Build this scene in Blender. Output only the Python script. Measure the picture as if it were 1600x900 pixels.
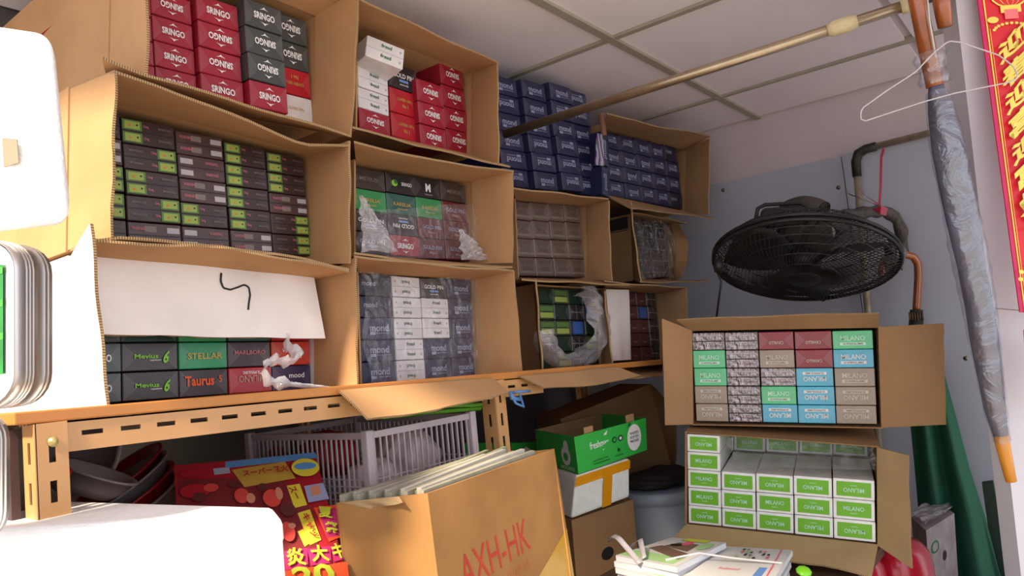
import bpy, bmesh, math, random
from mathutils import Vector as V, Matrix
for b in list(bpy.data.objects): bpy.data.objects.remove(b, do_unlink=True)
SC = bpy.context.scene
C = SC.collection
random.seed(7)
R_ = random.random
# ------------------------------------------------------------------ camera
FPX = 1172.0
ROLL, PITCH, YAW = math.radians(5.6), math.radians(4.87), math.radians(37.25)
EYE = V((0, 0, 1.55))
_a = V((math.cos(YAW), math.sin(YAW), 0)); _r = V((math.sin(YAW), -math.cos(YAW), 0)); _z = V((0, 0, 1))
FWD = _a*math.cos(PITCH) + _z*math.sin(PITCH)
_u = -_a*math.sin(PITCH) + _z*math.cos(PITCH)
RT = _r*math.cos(ROLL) - _u*math.sin(ROLL)
UP = _r*math.sin(ROLL) + _u*math.cos(ROLL)
cd = bpy.data.cameras.new('camera'); cam = bpy.data.objects.new('camera', cd); C.objects.link(cam)
cd.sensor_width = 36; cd.lens = 36*FPX/1600; cd.clip_start = 0.02
mw = Matrix.Identity(4)
for i in range(3):
    mw[i][0] = RT[i]; mw[i][1] = UP[i]; mw[i][2] = -FWD[i]; mw[i][3] = EYE[i]
cam.matrix_world = mw
SC.camera = cam
# ------------------------------------------------------------------ light
SC.view_settings.view_transform = 'Standard'; SC.view_settings.look = 'None'
SC.view_settings.gamma = 1; SC.view_settings.use_curve_mapping = False
SC.view_settings.exposure = 0.17
w = bpy.data.worlds.new('world'); SC.world = w; w.use_nodes = True
bg = w.node_tree.nodes['Background']; bg.inputs[0].default_value = (0.86, 0.92, 1.0, 1); bg.inputs[1].default_value = 1.9
sl = bpy.data.lights.new('sun', 'SUN'); sl.energy = 8.5; sl.angle = math.radians(6); sl.color = (1.0, 0.84, 0.62)
sun = bpy.data.objects.new('sun', sl); C.objects.link(sun)
SUND = V((0.86, 0.13, -0.80)).normalized()
sun.rotation_euler = SUND.to_track_quat('-Z', 'Y').to_euler(); sun.location = (-2, -2, 4)

# ------------------------------------------------------------------ helpers
def ray(x, y): return FWD + RT*((x-800)/FPX) + UP*((450-y)/FPX)
def at(x, y, Y=1.15): d = ray(x, y); return EYE + d*(Y/d.y)
def atX(x, y, X): d = ray(x, y); return EYE + d*(X/d.x)
def atZ(x, y, Z): d = ray(x, y); return EYE + d*((Z-EYE.z)/d.z)
def att(x, y, t): return EYE + ray(x, y)*t
def S(r, g, b):
    f = lambda c: ((c/255+0.055)/1.055)**2.4 if c > 10 else c/255/12.92
    return (f(r), f(g), f(b), 1)
MATS = {}
def mat(name, col, rough=0.6, metal=0, noise=0.12, nscale=12, bump=0.0, bscale=60, coat=0, emit=None, alpha=None, spec=0.5, trans=0):
    if name in MATS: return MATS[name]
    m = bpy.data.materials.new(name); m.use_nodes = True; MATS[name] = m
    nt = m.node_tree; p = nt.nodes['Principled BSDF']
    p.inputs['Roughness'].default_value = rough; p.inputs['Metallic'].default_value = metal
    p.inputs['Coat Weight'].default_value = coat; p.inputs['Coat Roughness'].default_value = 0.15
    p.inputs['Specular IOR Level'].default_value = spec; p.inputs['Transmission Weight'].default_value = trans
    tc = nt.nodes.new('ShaderNodeTexCoord')
    nz = nt.nodes.new('ShaderNodeTexNoise'); nz.inputs['Scale'].default_value = nscale; nz.inputs['Detail'].default_value = 4
    nt.links.new(tc.outputs['Object'], nz.inputs['Vector'])
    mr = nt.nodes.new('ShaderNodeMapRange'); mr.inputs[1].default_value = 0.3; mr.inputs[2].default_value = 0.7
    mr.inputs[3].default_value = 1-noise; mr.inputs[4].default_value = 1+noise
    nt.links.new(nz.outputs[0], mr.inputs[0])
    mx = nt.nodes.new('ShaderNodeVectorMath'); mx.operation = 'SCALE'; mx.inputs[0].default_value = col[:3]
    nt.links.new(mr.outputs[0], mx.inputs['Scale']); nt.links.new(mx.outputs[0], p.inputs['Base Color'])
    if bump:
        n2 = nt.nodes.new('ShaderNodeTexNoise'); n2.inputs['Scale'].default_value = bscale; n2.inputs['Detail'].default_value = 3
        nt.links.new(tc.outputs['Object'], n2.inputs['Vector'])
        bp = nt.nodes.new('ShaderNodeBump'); bp.inputs['Strength'].default_value = bump; bp.inputs['Distance'].default_value = 0.01
        nt.links.new(n2.outputs[0], bp.inputs['Height']); nt.links.new(bp.outputs[0], p.inputs['Normal'])
    if alpha is not None: p.inputs['Alpha'].default_value = alpha
    return m
def cardboard(name, col, wave=0.05):
    m = mat(name, col, rough=0.85, noise=0.10, nscale=7, spec=0.2)
    nt = m.node_tree; p = nt.nodes['Principled BSDF']
    tc = nt.nodes.new('ShaderNodeTexCoord'); wv = nt.nodes.new('ShaderNodeTexWave')
    wv.bands_direction = 'Z'; wv.inputs['Scale'].default_value = 55; wv.inputs['Distortion'].default_value = 0.6
    nt.links.new(tc.outputs['Object'], wv.inputs['Vector'])
    bp = nt.nodes.new('ShaderNodeBump'); bp.inputs['Strength'].default_value = 0.05; bp.inputs['Distance'].default_value = 0.002
    nt.links.new(wv.outputs[1], bp.inputs['Height']); nt.links.new(bp.outputs[0], p.inputs['Normal'])
    return m
def edge_mat(name, c1, c2):
    m = bpy.data.materials.new(name); m.use_nodes = True; nt = m.node_tree; p = nt.nodes['Principled BSDF']
    p.inputs['Roughness'].default_value = 0.9
    uv = nt.nodes.new('ShaderNodeUVMap'); wv = nt.nodes.new('ShaderNodeTexWave'); wv.inputs['Scale'].default_value = 85
    wv.bands_direction = 'X'; nt.links.new(uv.outputs[0], wv.inputs[0])
    mx = nt.nodes.new('ShaderNodeMix'); mx.data_type = 'RGBA'; mx.inputs['A'].default_value = c1; mx.inputs['B'].default_value = c2
    nt.links.new(wv.outputs[1], mx.inputs['Factor']); nt.links.new(mx.outputs['Result'], p.inputs['Base Color'])
    return m
def film_mat(name, tint=(1, 1, 1, 1), gloss=0.16, milk=0.05, bump=0.6, scale=22):
    m = bpy.data.materials.new(name); m.use_nodes = True; nt = m.node_tree; nt.nodes.clear()
    out = nt.nodes.new('ShaderNodeOutputMaterial'); tr = nt.nodes.new('ShaderNodeBsdfTransparent'); tr.inputs[0].default_value = tint
    gl = nt.nodes.new('ShaderNodeBsdfGlossy'); gl.inputs['Roughness'].default_value = 0.18
    df = nt.nodes.new('ShaderNodeBsdfDiffuse'); df.inputs[0].default_value = (0.8, 0.78, 0.82, 1)
    tc = nt.nodes.new('ShaderNodeTexCoord'); nz = nt.nodes.new('ShaderNodeTexNoise'); nz.inputs['Scale'].default_value = scale
    nz.inputs['Detail'].default_value = 5; nz.inputs['Distortion'].default_value = 1.5
    bp = nt.nodes.new('ShaderNodeBump'); bp.inputs['Strength'].default_value = bump; bp.inputs['Distance'].default_value = 0.03
    nt.links.new(tc.outputs['Object'], nz.inputs['Vector']); nt.links.new(nz.outputs[0], bp.inputs['Height'])
    nt.links.new(bp.outputs[0], gl.inputs['Normal'])
    a = nt.nodes.new('ShaderNodeMixShader'); a.inputs[0].default_value = milk
    nt.links.new(tr.outputs[0], a.inputs[1]); nt.links.new(df.outputs[0], a.inputs[2])
    b = nt.nodes.new('ShaderNodeMixShader'); b.inputs[0].default_value = gloss
    nt.links.new(a.outputs[0], b.inputs[1]); nt.links.new(gl.outputs[0], b.inputs[2]); nt.links.new(b.outputs[0], out.inputs[0])
    return m
def carton_mat(key, col, rough=0.38, fold=0.14):
    name = 'carton_'+key
    if name in MATS: return MATS[name]
    m = mat(name, col, rough=rough, noise=0.10, nscale=30, coat=0.12)
    nt = m.node_tree; p = nt.nodes['Principled BSDF']; src = p.inputs['Base Color'].links[0].from_socket
    tc = nt.nodes.new('ShaderNodeTexCoord'); sp = nt.nodes.new('ShaderNodeSeparateXYZ'); nt.links.new(tc.outputs['Object'], sp.inputs[0])
    def mth(op, a, b=None, v=None):
        n = nt.nodes.new('ShaderNodeMath'); n.operation = op
        nt.links.new(a, n.inputs[0]) if not isinstance(a, float) else setattr(n.inputs[0], 'default_value', a)
        if b is not None:
            if isinstance(b, float): n.inputs[1].default_value = b
            else: nt.links.new(b, n.inputs[1])
        return n.outputs[0]
    ax = mth('SUBTRACT', 0.044, mth('ABSOLUTE', sp.outputs[0])); az = mth('SUBTRACT', 0.023, mth('ABSOLUTE', sp.outputs[2]))
    tri = mth('LESS_THAN', ax, az)                      # folded end of the cellophane wrap, its sheen painted in as grey
    fr = mth('GREATER_THAN', 0.002, sp.outputs[1]); tri = mth('MULTIPLY', tri, fr)
    seam = mth('LESS_THAN', mth('ABSOLUTE', mth('SUBTRACT', ax, az)), 0.0007)
    fold = fold*0.5; f = mth('ADD', mth('MULTIPLY', tri, fold), mth('MULTIPLY', mth('MULTIPLY', seam, fr), fold*1.2))
    mx = nt.nodes.new('ShaderNodeMix'); mx.data_type = 'RGBA'; nt.links.new(f, mx.inputs['Factor']); nt.links.new(src, mx.inputs['A'])
    mx.inputs['B'].default_value = (0.45, 0.43, 0.46, 1); nt.links.new(mx.outputs['Result'], p.inputs['Base Color'])
    n2 = nt.nodes.new('ShaderNodeTexNoise'); n2.inputs['Scale'].default_value = 55; n2.inputs['Distortion'].default_value = 2
    nt.links.new(tc.outputs['Object'], n2.inputs['Vector']); bp = nt.nodes.new('ShaderNodeBump'); bp.inputs['Strength'].default_value = 0.25
    bp.inputs['Distance'].default_value = 0.004; nt.links.new(n2.outputs[0], bp.inputs['Height']); nt.links.new(bp.outputs[0], p.inputs['Coat Normal'])
    return m

def mesh_obj(name, verts, faces, mats, fm=None, parent=None, smooth=False, uvs=None):
    me = bpy.data.meshes.new(name); me.from_pydata([tuple(v) for v in verts], [], faces)
    for m in (mats if isinstance(mats, (list, tuple)) else [mats]): me.materials.append(m)
    if fm: me.polygons.foreach_set('material_index', fm)
    if smooth: me.polygons.foreach_set('use_smooth', [True]*len(faces))
    if uvs:
        l = me.uv_layers.new(name='UVMap'); flat = [c for uv in uvs for c in uv]; l.data.foreach_set('uv', flat)
    me.update()
    o = bpy.data.objects.new(name, me); C.objects.link(o)
    if parent:
        o.parent = parent
        o.location = -parent.location if not parent.get('absparent') else (0, 0, 0)
    return o
def tag(o, label=None, cat=None, group=None, kind=None):
    if label:
        o['label'] = label
        if len(label.split()) > 16: print('LONG LABEL', label)
    if cat: o['category'] = cat
    if group: o['group'] = group
    if kind: o['kind'] = kind
    return o
def thing(name, loc, label, cat, group=None, kind=None):
    o = bpy.data.objects.new(name, None); C.objects.link(o); o.location = loc; o.empty_display_size = 0.05
    return tag(o, label, cat, group, kind)
def child(o, parent):
    """parts are modelled in world coordinates; the thing may be an Empty at loc or a mesh at the origin"""
    o.parent = parent
    o.location = -parent.location
    return o
class MB:
    def __init__(s): s.v = []; s.f = []; s.m = []
    def hexa(s, c, mi=0):   # c: bottom4 (ccw) + top4
        n = len(s.v); s.v += [V(p) for p in c]
        for q in ((0, 3, 2, 1), (4, 5, 6, 7), (0, 1, 5, 4), (1, 2, 6, 5), (2, 3, 7, 6), (3, 0, 4, 7)): s.f.append([n+i for i in q]); s.m.append(mi)
    def box(s, x0, y0, z0, x1, y1, z1, mi=0):
        s.hexa([(x0, y0, z0), (x1, y0, z0), (x1, y1, z0), (x0, y1, z0), (x0, y0, z1), (x1, y0, z1), (x1, y1, z1), (x0, y1, z1)], mi)
    def slab(s, q, n, th, mi=0):   # quad extruded by n*th
        s.hexa(list(q)+[p+n*th for p in q], mi)
    def tube(s, pts, r, seg=8, mi=0, cap=True, closed=False):
        pts = [V(p) for p in pts]; N = len(pts); rr = r if isinstance(r, (list, tuple)) else [r]*N
        base = len(s.v); pn = None
        for i, p in enumerate(pts):
            if closed: d = pts[(i+1) % N]-pts[i-1]
            else: d = pts[min(i+1, N-1)]-pts[max(i-1, 0)]
            d.normalize()
            if pn is None:
                h = V((0, 0, 1)) if abs(d.z) < 0.9 else V((1, 0, 0)); pn = d.cross(h).normalized()
            pn = (pn - d*pn.dot(d)).normalized(); bn = d.cross(pn)
            for k in range(seg):
                a = 2*math.pi*k/seg; s.v.append(p+(pn*math.cos(a)+bn*math.sin(a))*rr[i])
        for i in range(N if closed else N-1):
            j = (i+1) % N
            for k in range(seg):
                s.f.append([base+i*seg+k, base+i*seg+(k+1) % seg, base+j*seg+(k+1) % seg, base+j*seg+k]); s.m.append(mi)
        if cap and not closed:
            s.f.append([base+k for k in range(seg)][::-1]); s.m.append(mi)
            s.f.append([base+(N-1)*seg+k for k in range(seg)]); s.m.append(mi)
    def lathe(s, prof, c, axis, seg=24, mi=0, a0=0, a1=2*math.pi):
        c = V(c); ax = V(axis).normalized(); h = V((0, 0, 1)) if abs(ax.z) < 0.9 else V((1, 0, 0)); e1 = ax.cross(h).normalized(); e2 = ax.cross(e1)
        b = len(s.v); M = len(prof); full = abs(a1-a0-2*math.pi) < 1e-6; n = seg if full else seg+1
        for k in range(n):
            a = a0+(a1-a0)*k/seg
            for (r, h_) in prof: s.v.append(c+ax*h_+(e1*math.cos(a)+e2*math.sin(a))*r)
        for k in range(seg):
            k2 = (k+1) % n
            for i in range(M-1):
                s.f.append([b+k*M+i, b+k*M+i+1, b+k2*M+i+1, b+k2*M+i]); s.m.append(mi)
    def build(s, name, mats, parent=None, smooth=False):
        o = mesh_obj(name, s.v, s.f, mats, s.m, None, smooth)
        if parent: child(o, parent)
        return o
def bevel(o, w_, seg=2):
    m = o.modifiers.new('bevel', 'BEVEL'); m.width = w_; m.segments = seg; m.limit_method = 'ANGLE'; m.angle_limit = 0.6
    return o
# ---- lettering
_tc = {}
def glyphs(text, bold=0.0):
    k = (text, bold)
    if k in _tc: return _tc[k]
    c = bpy.data.curves.new('t', 'FONT'); c.body = text; c.resolution_u = 2; c.offset = bold; c.fill_mode = 'FRONT' if hasattr(c, 'fill_mode') else c.fill_mode
    o = bpy.data.objects.new('t', c); C.objects.link(o); dg = bpy.context.evaluated_depsgraph_get()
    me = bpy.data.meshes.new_from_object(o.evaluated_get(dg))
    vs = [(v.co.x, v.co.y) for v in me.vertices]; fs = [list(p.vertices) for p in me.polygons]
    bpy.data.objects.remove(o); bpy.data.curves.remove(c); bpy.data.meshes.remove(me)
    x0 = min(v[0] for v in vs); x1 = max(v[0] for v in vs); y0 = min(v[1] for v in vs); y1 = max(v[1] for v in vs)
    vs = [((x-x0)/(x1-x0)-0.5, (y-y0)/(y1-y0)-0.5) for x, y in vs]
    _tc[k] = (vs, fs); return _tc[k]
def shapes(items):
    """items -> flat 2-D shapes: ('r',mat,u0,v0,u1,v1) ('t',mat,text,u,v,w,h[,rot[,bold]]) ('e',mat,u,v,ru,rv) ('p',mat,pts)"""
    for k, it in enumerate(items):
        if it[0] == 'r': yield it[1], [(it[2], it[3]), (it[4], it[3]), (it[4], it[5]), (it[2], it[5])], [[0, 1, 2, 3]]
        elif it[0] == 'e':
            yield it[1], [(it[2]+it[4]*math.cos(a*math.pi/10), it[3]+it[5]*math.sin(a*math.pi/10)) for a in range(20)], [list(range(20))]
        elif it[0] == 'p': yield it[1], list(it[2]), [list(range(len(it[2])))]
        else:
            vs, fs = glyphs(it[2], it[8] if len(it) > 8 else 0.012); a = math.radians(it[7]) if len(it) > 7 else 0
            ca, sa = math.cos(a), math.sin(a); w_, h_ = it[5], it[6]
            yield it[1], [(it[3]+(x*w_*ca-y*h_*sa), it[4]+(x*w_*sa+y*h_*ca)) for x, y in vs], fs
def bil(q, u, v):   # q: TL,TR,BR,BL
    TL, TR, BR, BL = q; return (BL*(1-u)+BR*u)*(1-v)+(TL*(1-u)+TR*u)*v
def qn(q):
    n = (q[1]-q[0]).cross(q[3]-q[0]).normalized()   # towards the viewer side if TL,TR,BL
    return -n if (n.dot(EYE-q[0]) < 0) else n
def decal(name, q, items, parent=None, off=0.0008, sub=1):
    n = qn(q); vs = []; fs = []; fm = []; ms = []
    for k, (m, sv, sf) in enumerate(shapes(items)):
        if m not in ms: ms.append(m)
        b = len(vs); vs += [bil(q, u, v)+n*(off+0.00025*k) for u, v in sv]
        for f in sf: fs.append([b+i for i in f]); fm.append(ms.index(m))
    o = mesh_obj(name, vs, fs, ms, fm)
    if parent: child(o, parent)
    return o
def prism(q, back, th=None):
    """box from front quad TL,TR,BR,BL pushed back by vector"""
    return [q[3], q[2], q[2]+back, q[3]+back, q[0], q[1], q[1]+back, q[0]+back]

# ------------------------------------------------------------------ materials
K_in = cardboard('cardboard_inside', S(184, 142, 100)); K_out = cardboard('cardboard_outside', S(164, 128, 92))
K_dark = cardboard('cardboard_dull', S(150, 115, 80)); K_white = cardboard('cardboard_white', S(232, 224, 220)); K_pale = cardboard('cardboard_pale', S(178, 150, 110))
K_edge = edge_mat('corrugated_edge', S(190, 158, 115), S(105, 80, 52))
WHT = mat('print_white', S(235, 232, 232), 0.5, noise=0.05); GLD = mat('print_gold', S(225, 205, 90), 0.4, noise=0.1)
GREYP = mat('print_grey', S(165, 165, 180), 0.5)

# ================================================================== SETTING
CEIL = 2.37; XF = 2.92; YW = 1.72; YR = -1.6; X0 = 0.04
def struct(o, name=None): o['kind'] = 'structure'; return o
PL = mat('wall_paint', S(205, 192, 196), 0.8, noise=0.04, nscale=3); TILE = mat('ceiling_tile_paint', S(240, 232, 240), 0.9, noise=0.03, nscale=3, bump=0.12, bscale=220)
BAR = mat('ceiling_bar_paint', S(165, 158, 142), 0.5, noise=0.06); PANEL = mat('wall_panel_paint', S(176, 180, 194), 0.55, noise=0.05, nscale=4)
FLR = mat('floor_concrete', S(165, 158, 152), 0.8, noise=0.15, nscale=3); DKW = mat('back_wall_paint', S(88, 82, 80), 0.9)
m = MB(); m.box(-14, YR-14, -0.05, XF+0.1, YW+0.1, 0); struct(m.build('floor', FLR))
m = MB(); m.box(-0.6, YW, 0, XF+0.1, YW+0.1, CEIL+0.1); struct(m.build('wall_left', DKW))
m = MB(); m.box(XF, YR, 0, XF+0.1, YW, CEIL+0.1); wf = struct(m.build('wall_back', PL))
m = MB(); m.box(X0, YR, CEIL+0.012, XF+0.1, YW+0.1, CEIL+0.07); ce = struct(m.build('ceiling', PL))
bx_ = [-0.49+0.755*i for i in range(5)]+[XF]; by_ = [-2.1, -0.6+0.17, 0.325-0.0, 0.93, YW]
by_ = [YR, -0.88, -0.28, 0.325, 0.93, YW]
bx_ = [X0, 1.02, 1.775, 2.53, XF]
tile_me = {}
for i in range(4):
    for j in range(5):
        m = MB(); m.box(bx_[i]+0.012, by_[j]+0.012, CEIL+0.001, bx_[i+1]-0.012, by_[j+1]-0.012, CEIL+0.012)
        m.build('ceiling_tile', TILE, ce)
for x in bx_[1:4]:
    m = MB(); m.box(x-0.010, YR, CEIL-0.006, x+0.010, YW, CEIL+0.011); m.build('ceiling_bar', BAR, ce)
for y in by_[4:5]:
    m = MB(); m.box(X0, y-0.012, CEIL-0.008, XF, y+0.012, CEIL+0.011); m.build('ceiling_bar', BAR, ce)
# grey wall panels with screws on the back wall
for (y0, y1, zt) in ((0.647, YW, 2.145), (YR, 0.643, 2.15)):
    m = MB(); m.box(XF-0.012, y0, 0.02, XF, y1, zt); m.build('wall_panel', PANEL, wf)
SCR = mat('screw_steel', S(120, 115, 110), 0.35, metal=0.8)
for (px, py) in ((1130, 297), (1310, 293), (1509, 560), (1466, 232)):
    p = atX(px, py, XF-0.012); m = MB(); m.lathe([(0, 0.004), (0.005, 0.003), (0.008, 0)], p, (-1, 0, 0), 12); m.build('screw', SCR, wf, True)
# white pillar at the right with a jamb depth
PW = mat('pillar_paint', S(196, 194, 202), 0.45, noise=0.03)
pt, pb = att(1494, -40, 1.45), att(1612, 960, 1.45); dn = (pb-pt); pb = pt+dn*2.15
pr = V((0.62, -0.78, 0)); pk = V((0.78, 0.62, 0))
q = [pt+V((0, 0, 0.13)), pt+V((0, 0, 0.13))+pr*0.5, pb+pr*0.5, pb]
q = [V((p.x, p.y, max(p.z, 0.0))) for p in q]
for p in q[:2]: p.z = CEIL-0.01
m = MB(); m.hexa(prism(q, pk*0.05)); pil = struct(m.build('trim_1', PW))
m = MB(); a_, b_ = att(1556, 482, 1.447), att(1680, 492, 1.447); m.tube([a_, b_], 0.0012, 6); m.build('seam', mat('seam', S(140, 130, 120)), pil)

# red spring couplet on the pillar
RED = mat('banner_red', S(205, 22, 38), 0.45, noise=0.05); REDD = mat('banner_red_deep', S(185, 20, 90), 0.45)
def pil_pt(px, py):   # the point of the pillar face seen at that pixel
    n = pk; d = ray(px, py); return EYE + d*((pt-EYE).dot(n)/d.dot(n)) - n*0.002
bq = [pil_pt(1523, -60+38), pil_pt(1612, -30), pil_pt(1672, 494), pil_pt(1592, 488)]
m = MB(); m.hexa(prism(bq, pk*0.0015)); ban = m.build('spring_couplet', RED)
tag(ban, 'red paper spring couplet with gold characters hanging on the white pillar', 'banner')
items = [('r', REDD, 0, 0, 0.06, 1), ('r', GLD, 0.09, 0.0, 0.115, 1), ('r', GLD, 0.14, 0.0, 0.15, 0.86), ('r', GLD, 0.87, 0, 0.89, 0.86)]
PNK = mat('print_pink', S(235, 110, 110), 0.5)
items += [('e', GLD, 0.55, 0.975, 0.37, 0.055), ('e', RED, 0.55, 0.975, 0.34, 0.050), ('e', GLD, 0.55, 0.975, 0.22, 0.05), ('e', RED, 0.55, 0.975, 0.20, 0.050),
          ('e', GLD, 0.55, 0.975, 0.08, 0.05), ('e', RED, 0.55, 0.975, 0.065, 0.050), ('r', GLD, 0.36, 0.905, 0.72, 0.928), ('r', PNK, 0.42, 0.885, 0.66, 0.915),
          ('e', GLD, 0.2, 0.885, 0.10, 0.010), ('e', GLD, 0.88, 0.885, 0.10, 0.010)]
for a in range(12):
    t0 = math.pi*a/12; items.append(('e', GLD, 0.51+0.34*math.cos(t0), 0.845+0.026*math.sin(t0), 0.03, 0.004))
for ch, v in zip('迎春迎喜迎富貴', (0.812, 0.732, 0.657, 0.580, 0.503, 0.428, 0.350)):
    items.append(('t', GLD, ch, 0.50, v, 0.62, 0.066, 8, 0.03))
items += [('e', GLD, 0.5, 0.285, 0.20, 0.018), ('e', RED, 0.5, 0.285, 0.14, 0.012), ('e', GLD, 0.5, 0.285, 0.07, 0.006)]
for a in range(10):
    items.append(('e', GLD, 0.32+0.30*math.sin(a*0.7), 0.25-a*0.022, 0.05, 0.006))
decal('lettering', bq, items, ban, 0.001)
# corner of another sheet pasted lower on the pillar
bq2 = [pil_pt(1598, 515), pil_pt(1660, 520), pil_pt(1675, 640), pil_pt(1606, 632)]
m = MB(); m.hexa(prism(bq2, pk*0.001)); o = m.build('sticker', mat('sticker_red', S(190, 60, 50))); tag(o, 'corner of a second red sheet pasted low on the white pillar', 'sticker')

# pipes on the back wall
PIPE = mat('pipe_steel', S(165, 155, 135), 0.45, metal=0.3, noise=0.2, nscale=30); ELB = mat('pipe_elbow_iron', S(52, 50, 46), 0.5, metal=0.5)
e0 = atX(1336, 237, 2.87); t = thing('water_pipe', e0, 'beige steel pipe running along and down the grey back wall', 'pipe')
r0 = atX(1512, 193, 2.87); d = (r0-e0).normalized()
m = MB(); m.tube([e0+d*0.05, e0+d*1.3], 0.012, 12); m.build('horizontal_pipe', PIPE, t, True)
v1 = atX(1357, 500, 2.87); dv = (v1-e0).normalized()
m = MB(); m.tube([e0+dv*0.05, e0+dv*1.5], 0.012, 12); m.build('vertical_pipe', PIPE, t, True)
m = MB(); m.tube([e0+d*0.07, e0+d*0.035, e0+d*0.01+dv*0.01, e0+dv*0.035, e0+dv*0.09], [0.0165, 0.0165, 0.018, 0.0165, 0.0155], 12); m.build('elbow', ELB, t, True)

# ================================================================== SHELVING
STEEL = mat('shelf_paint_tan', S(196, 146, 92), 0.45, noise=0.06, nscale=8, coat=0.15); WOOD = mat('shelf_board_wood', S(190, 125, 60), 0.5, noise=0.15, nscale=6)
BOLT = mat('bolt_brass', S(200, 185, 130), 0.35, metal=0.6)
def zs(X): return 1.537-0.030*(X-0.36)
sh = thing('metal_shelving', (0.36, 1.03, 0), 'tan slotted angle steel shelving carrying all the open boxes along the wall', 'shelving')
XE = 2.62
def shx(x0, x1, y0, y1, h0, h1, mb, mi=0):
    mb.hexa([(x0, y0, zs(x0)+h0), (x1, y0, zs(x1)+h0), (x1, y1, zs(x1)+h0), (x0, y1, zs(x0)+h0), (x0, y0, zs(x0)+h1), (x1, y0, zs(x1)+h1), (x1, y1, zs(x1)+h1), (x0, y1, zs(x0)+h1)], mi)
m = MB(); shx(0.345, XE, 1.015, 1.69, -0.016, -0.001, m); bevel(m.build('shelf_board', WOOD, sh), 0.002)
def rail(x0, x1, y0, name='rail'):
    m = MB(); shx(x0, x1, y0, y0+0.0022, -0.030, -0.0165, m); shx(x0, x1, y0, y0+0.0022, -0.0545, -0.036, m)
    n = int((x1-x0)/0.048); cur = x0
    for i in range(n):
        sx = x0+0.02+i*0.048; shx(cur, sx, y0, y0+0.0022, -0.036, -0.030, m); cur = sx+0.026
    shx(cur, x1, y0, y0+0.0022, -0.036, -0.030, m)
    shx(x0, x1, y0, y0+0.03, -0.0185, -0.0165, m)
    return m.build(name, STEEL, sh)
rail(0.40, 1.235, 1.018); rail(1.27, 1.42, 1.018); rail(0.40, XE, 1.66)
def post(x, y, sy=1, sx=1, z1=None):
    m = MB(); z1 = z1 or zs(x)-0.017; W = 0.036
    def leg(f):
        f(0, 0.014, 0, z1); f(0.022, W, 0, z1); z = z1-0.022; cur = z1
        while z > 0.1:
            f(0.014, 0.022, z, cur); cur = z-0.026; z = cur-0.022
        f(0.014, 0.022, 0, cur)
    leg(lambda a, b, c, d: m.box(min(x, x+sx*a)+0 if False else min(x+sx*a, x+sx*b), min(y, y+0.0022), c, max(x+sx*a, x+sx*b), max(y, y+0.0022), d))
    leg(lambda a, b, c, d: m.box(x-0.0011, min(y+sy*a, y+sy*b), c, x+0.0011, max(y+sy*a, y+sy*b), d))
    return m.build('post', STEEL, sh)
post(0.366, 1.0135); post(1.236, 1.0135); post(0.366, 1.69, -1); post(1.236, 1.69, -1); post(XE, 1.0135, 1, -1); post(XE, 1.69, -1, -1)
for p in (V((0.385, 1.0125, zs(0.38)-0.040)), V((1.255, 1.0125, zs(1.25)-0.040))):
    m = MB(); m.lathe([(0, -0.006), (0.004, -0.005), (0.0065, 0)], p, (0, 1, 0), 12); m.build('bolt', BOLT, sh, True)
m = MB(); m.box(0.352, 1.055, 0.02, 0.362, 1.66, 1.515); m.build('side_panel', mat('light_block_board', S(70, 52, 55), 0.8), sh)  # end board added to keep daylight out from under the shelf
m = MB(); m.box(0.37, 1.03, 1.0, 1.27, 1.68, 1.018); m.build('shelf_board', WOOD, sh)
# ================================================================== CARTONS
CW, CD, CH = 0.088, 0.27, 0.046
def carton_body(key, m):
    bm = bmesh.new(); bmesh.ops.create_cube(bm, size=1)
    for v in bm.verts: v.co = V((v.co.x*CW, (v.co.y+0.5)*CD, v.co.z*CH))
    bmesh.ops.bevel(bm, geom=list(bm.edges), offset=0.0013, segments=1, affect='EDGES')
    me = bpy.data.meshes.new('carton_'+key); bm.to_mesh(me); bm.free(); me.materials.append(m); return me
def flat_mesh(name, items, o0=0.0005):
    vs = []; fs = []; fm = []; ms = []
    for k, (m, sv, sf) in enumerate(shapes(items)):
        if m not in ms: ms.append(m)
        b = len(vs); vs += [(u*CW, -o0-0.00012*k, v*CH) for u, v in sv]
        for f in sf: fs.append([b+i for i in f]); fm.append(ms.index(m))
    me = bpy.data.meshes.new(name); me.from_pydata(vs, [], fs)
    for m in ms: me.materials.append(m)
    me.polygons.foreach_set('material_index', fm); return me
def P(n, r, g, b, rough=0.5): return mat('print_'+n, S(r, g, b), rough, noise=0.06)
pGold = P('dull_gold', 190, 160, 80); pLime = P('lime', 130, 200, 50); pOr = P('orange', 225, 90, 35); pPink = P('rose', 190, 110, 120)
pYG = P('yellow_green', 150, 168, 78); pGrn = P('leaf_green', 84, 122, 58); pBlk = P('black', 25, 22, 22); pRed = P('red', 200, 50, 60); pSil = P('silver', 175, 170, 172, 0.3)
pMil = P('milano_green', 112, 182, 44); pDg = P('dark_green', 40, 110, 60); pBlue = P('sky', 110, 150, 210); pPale = P('pale_mint', 190, 230, 205); pMar = P('rose_gold', 185, 140, 130)
pNav = P('pale_navy', 150, 154, 185); pDim = P('dim_grey', 120, 112, 105)
def style(name, phrase, col, panels=(), text=(), fold=0.14, rough=0.38):
    me = carton_body(name, carton_mat(name, S(*col), rough, fold))
    ST[name] = (phrase, me, flat_mesh(name+'_panel', panels) if panels else None, flat_mesh(name+'_lettering', text, 0.0018) if text else None)
ST = {}
orn = lambda m, y, s: [('p', m, [(-0.12, y), (-0.04, y+s*0.06), (0, y+s*0.13), (0.04, y+s*0.06), (0.12, y), (0, y+s*0.04)])]
def sringo(m): return [('t', m, 'SRINGO', 0, -0.02, 0.56, 0.27, 0, 0.03)]+orn(m, -0.25, -1)+orn(m, 0.22, 1)
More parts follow.
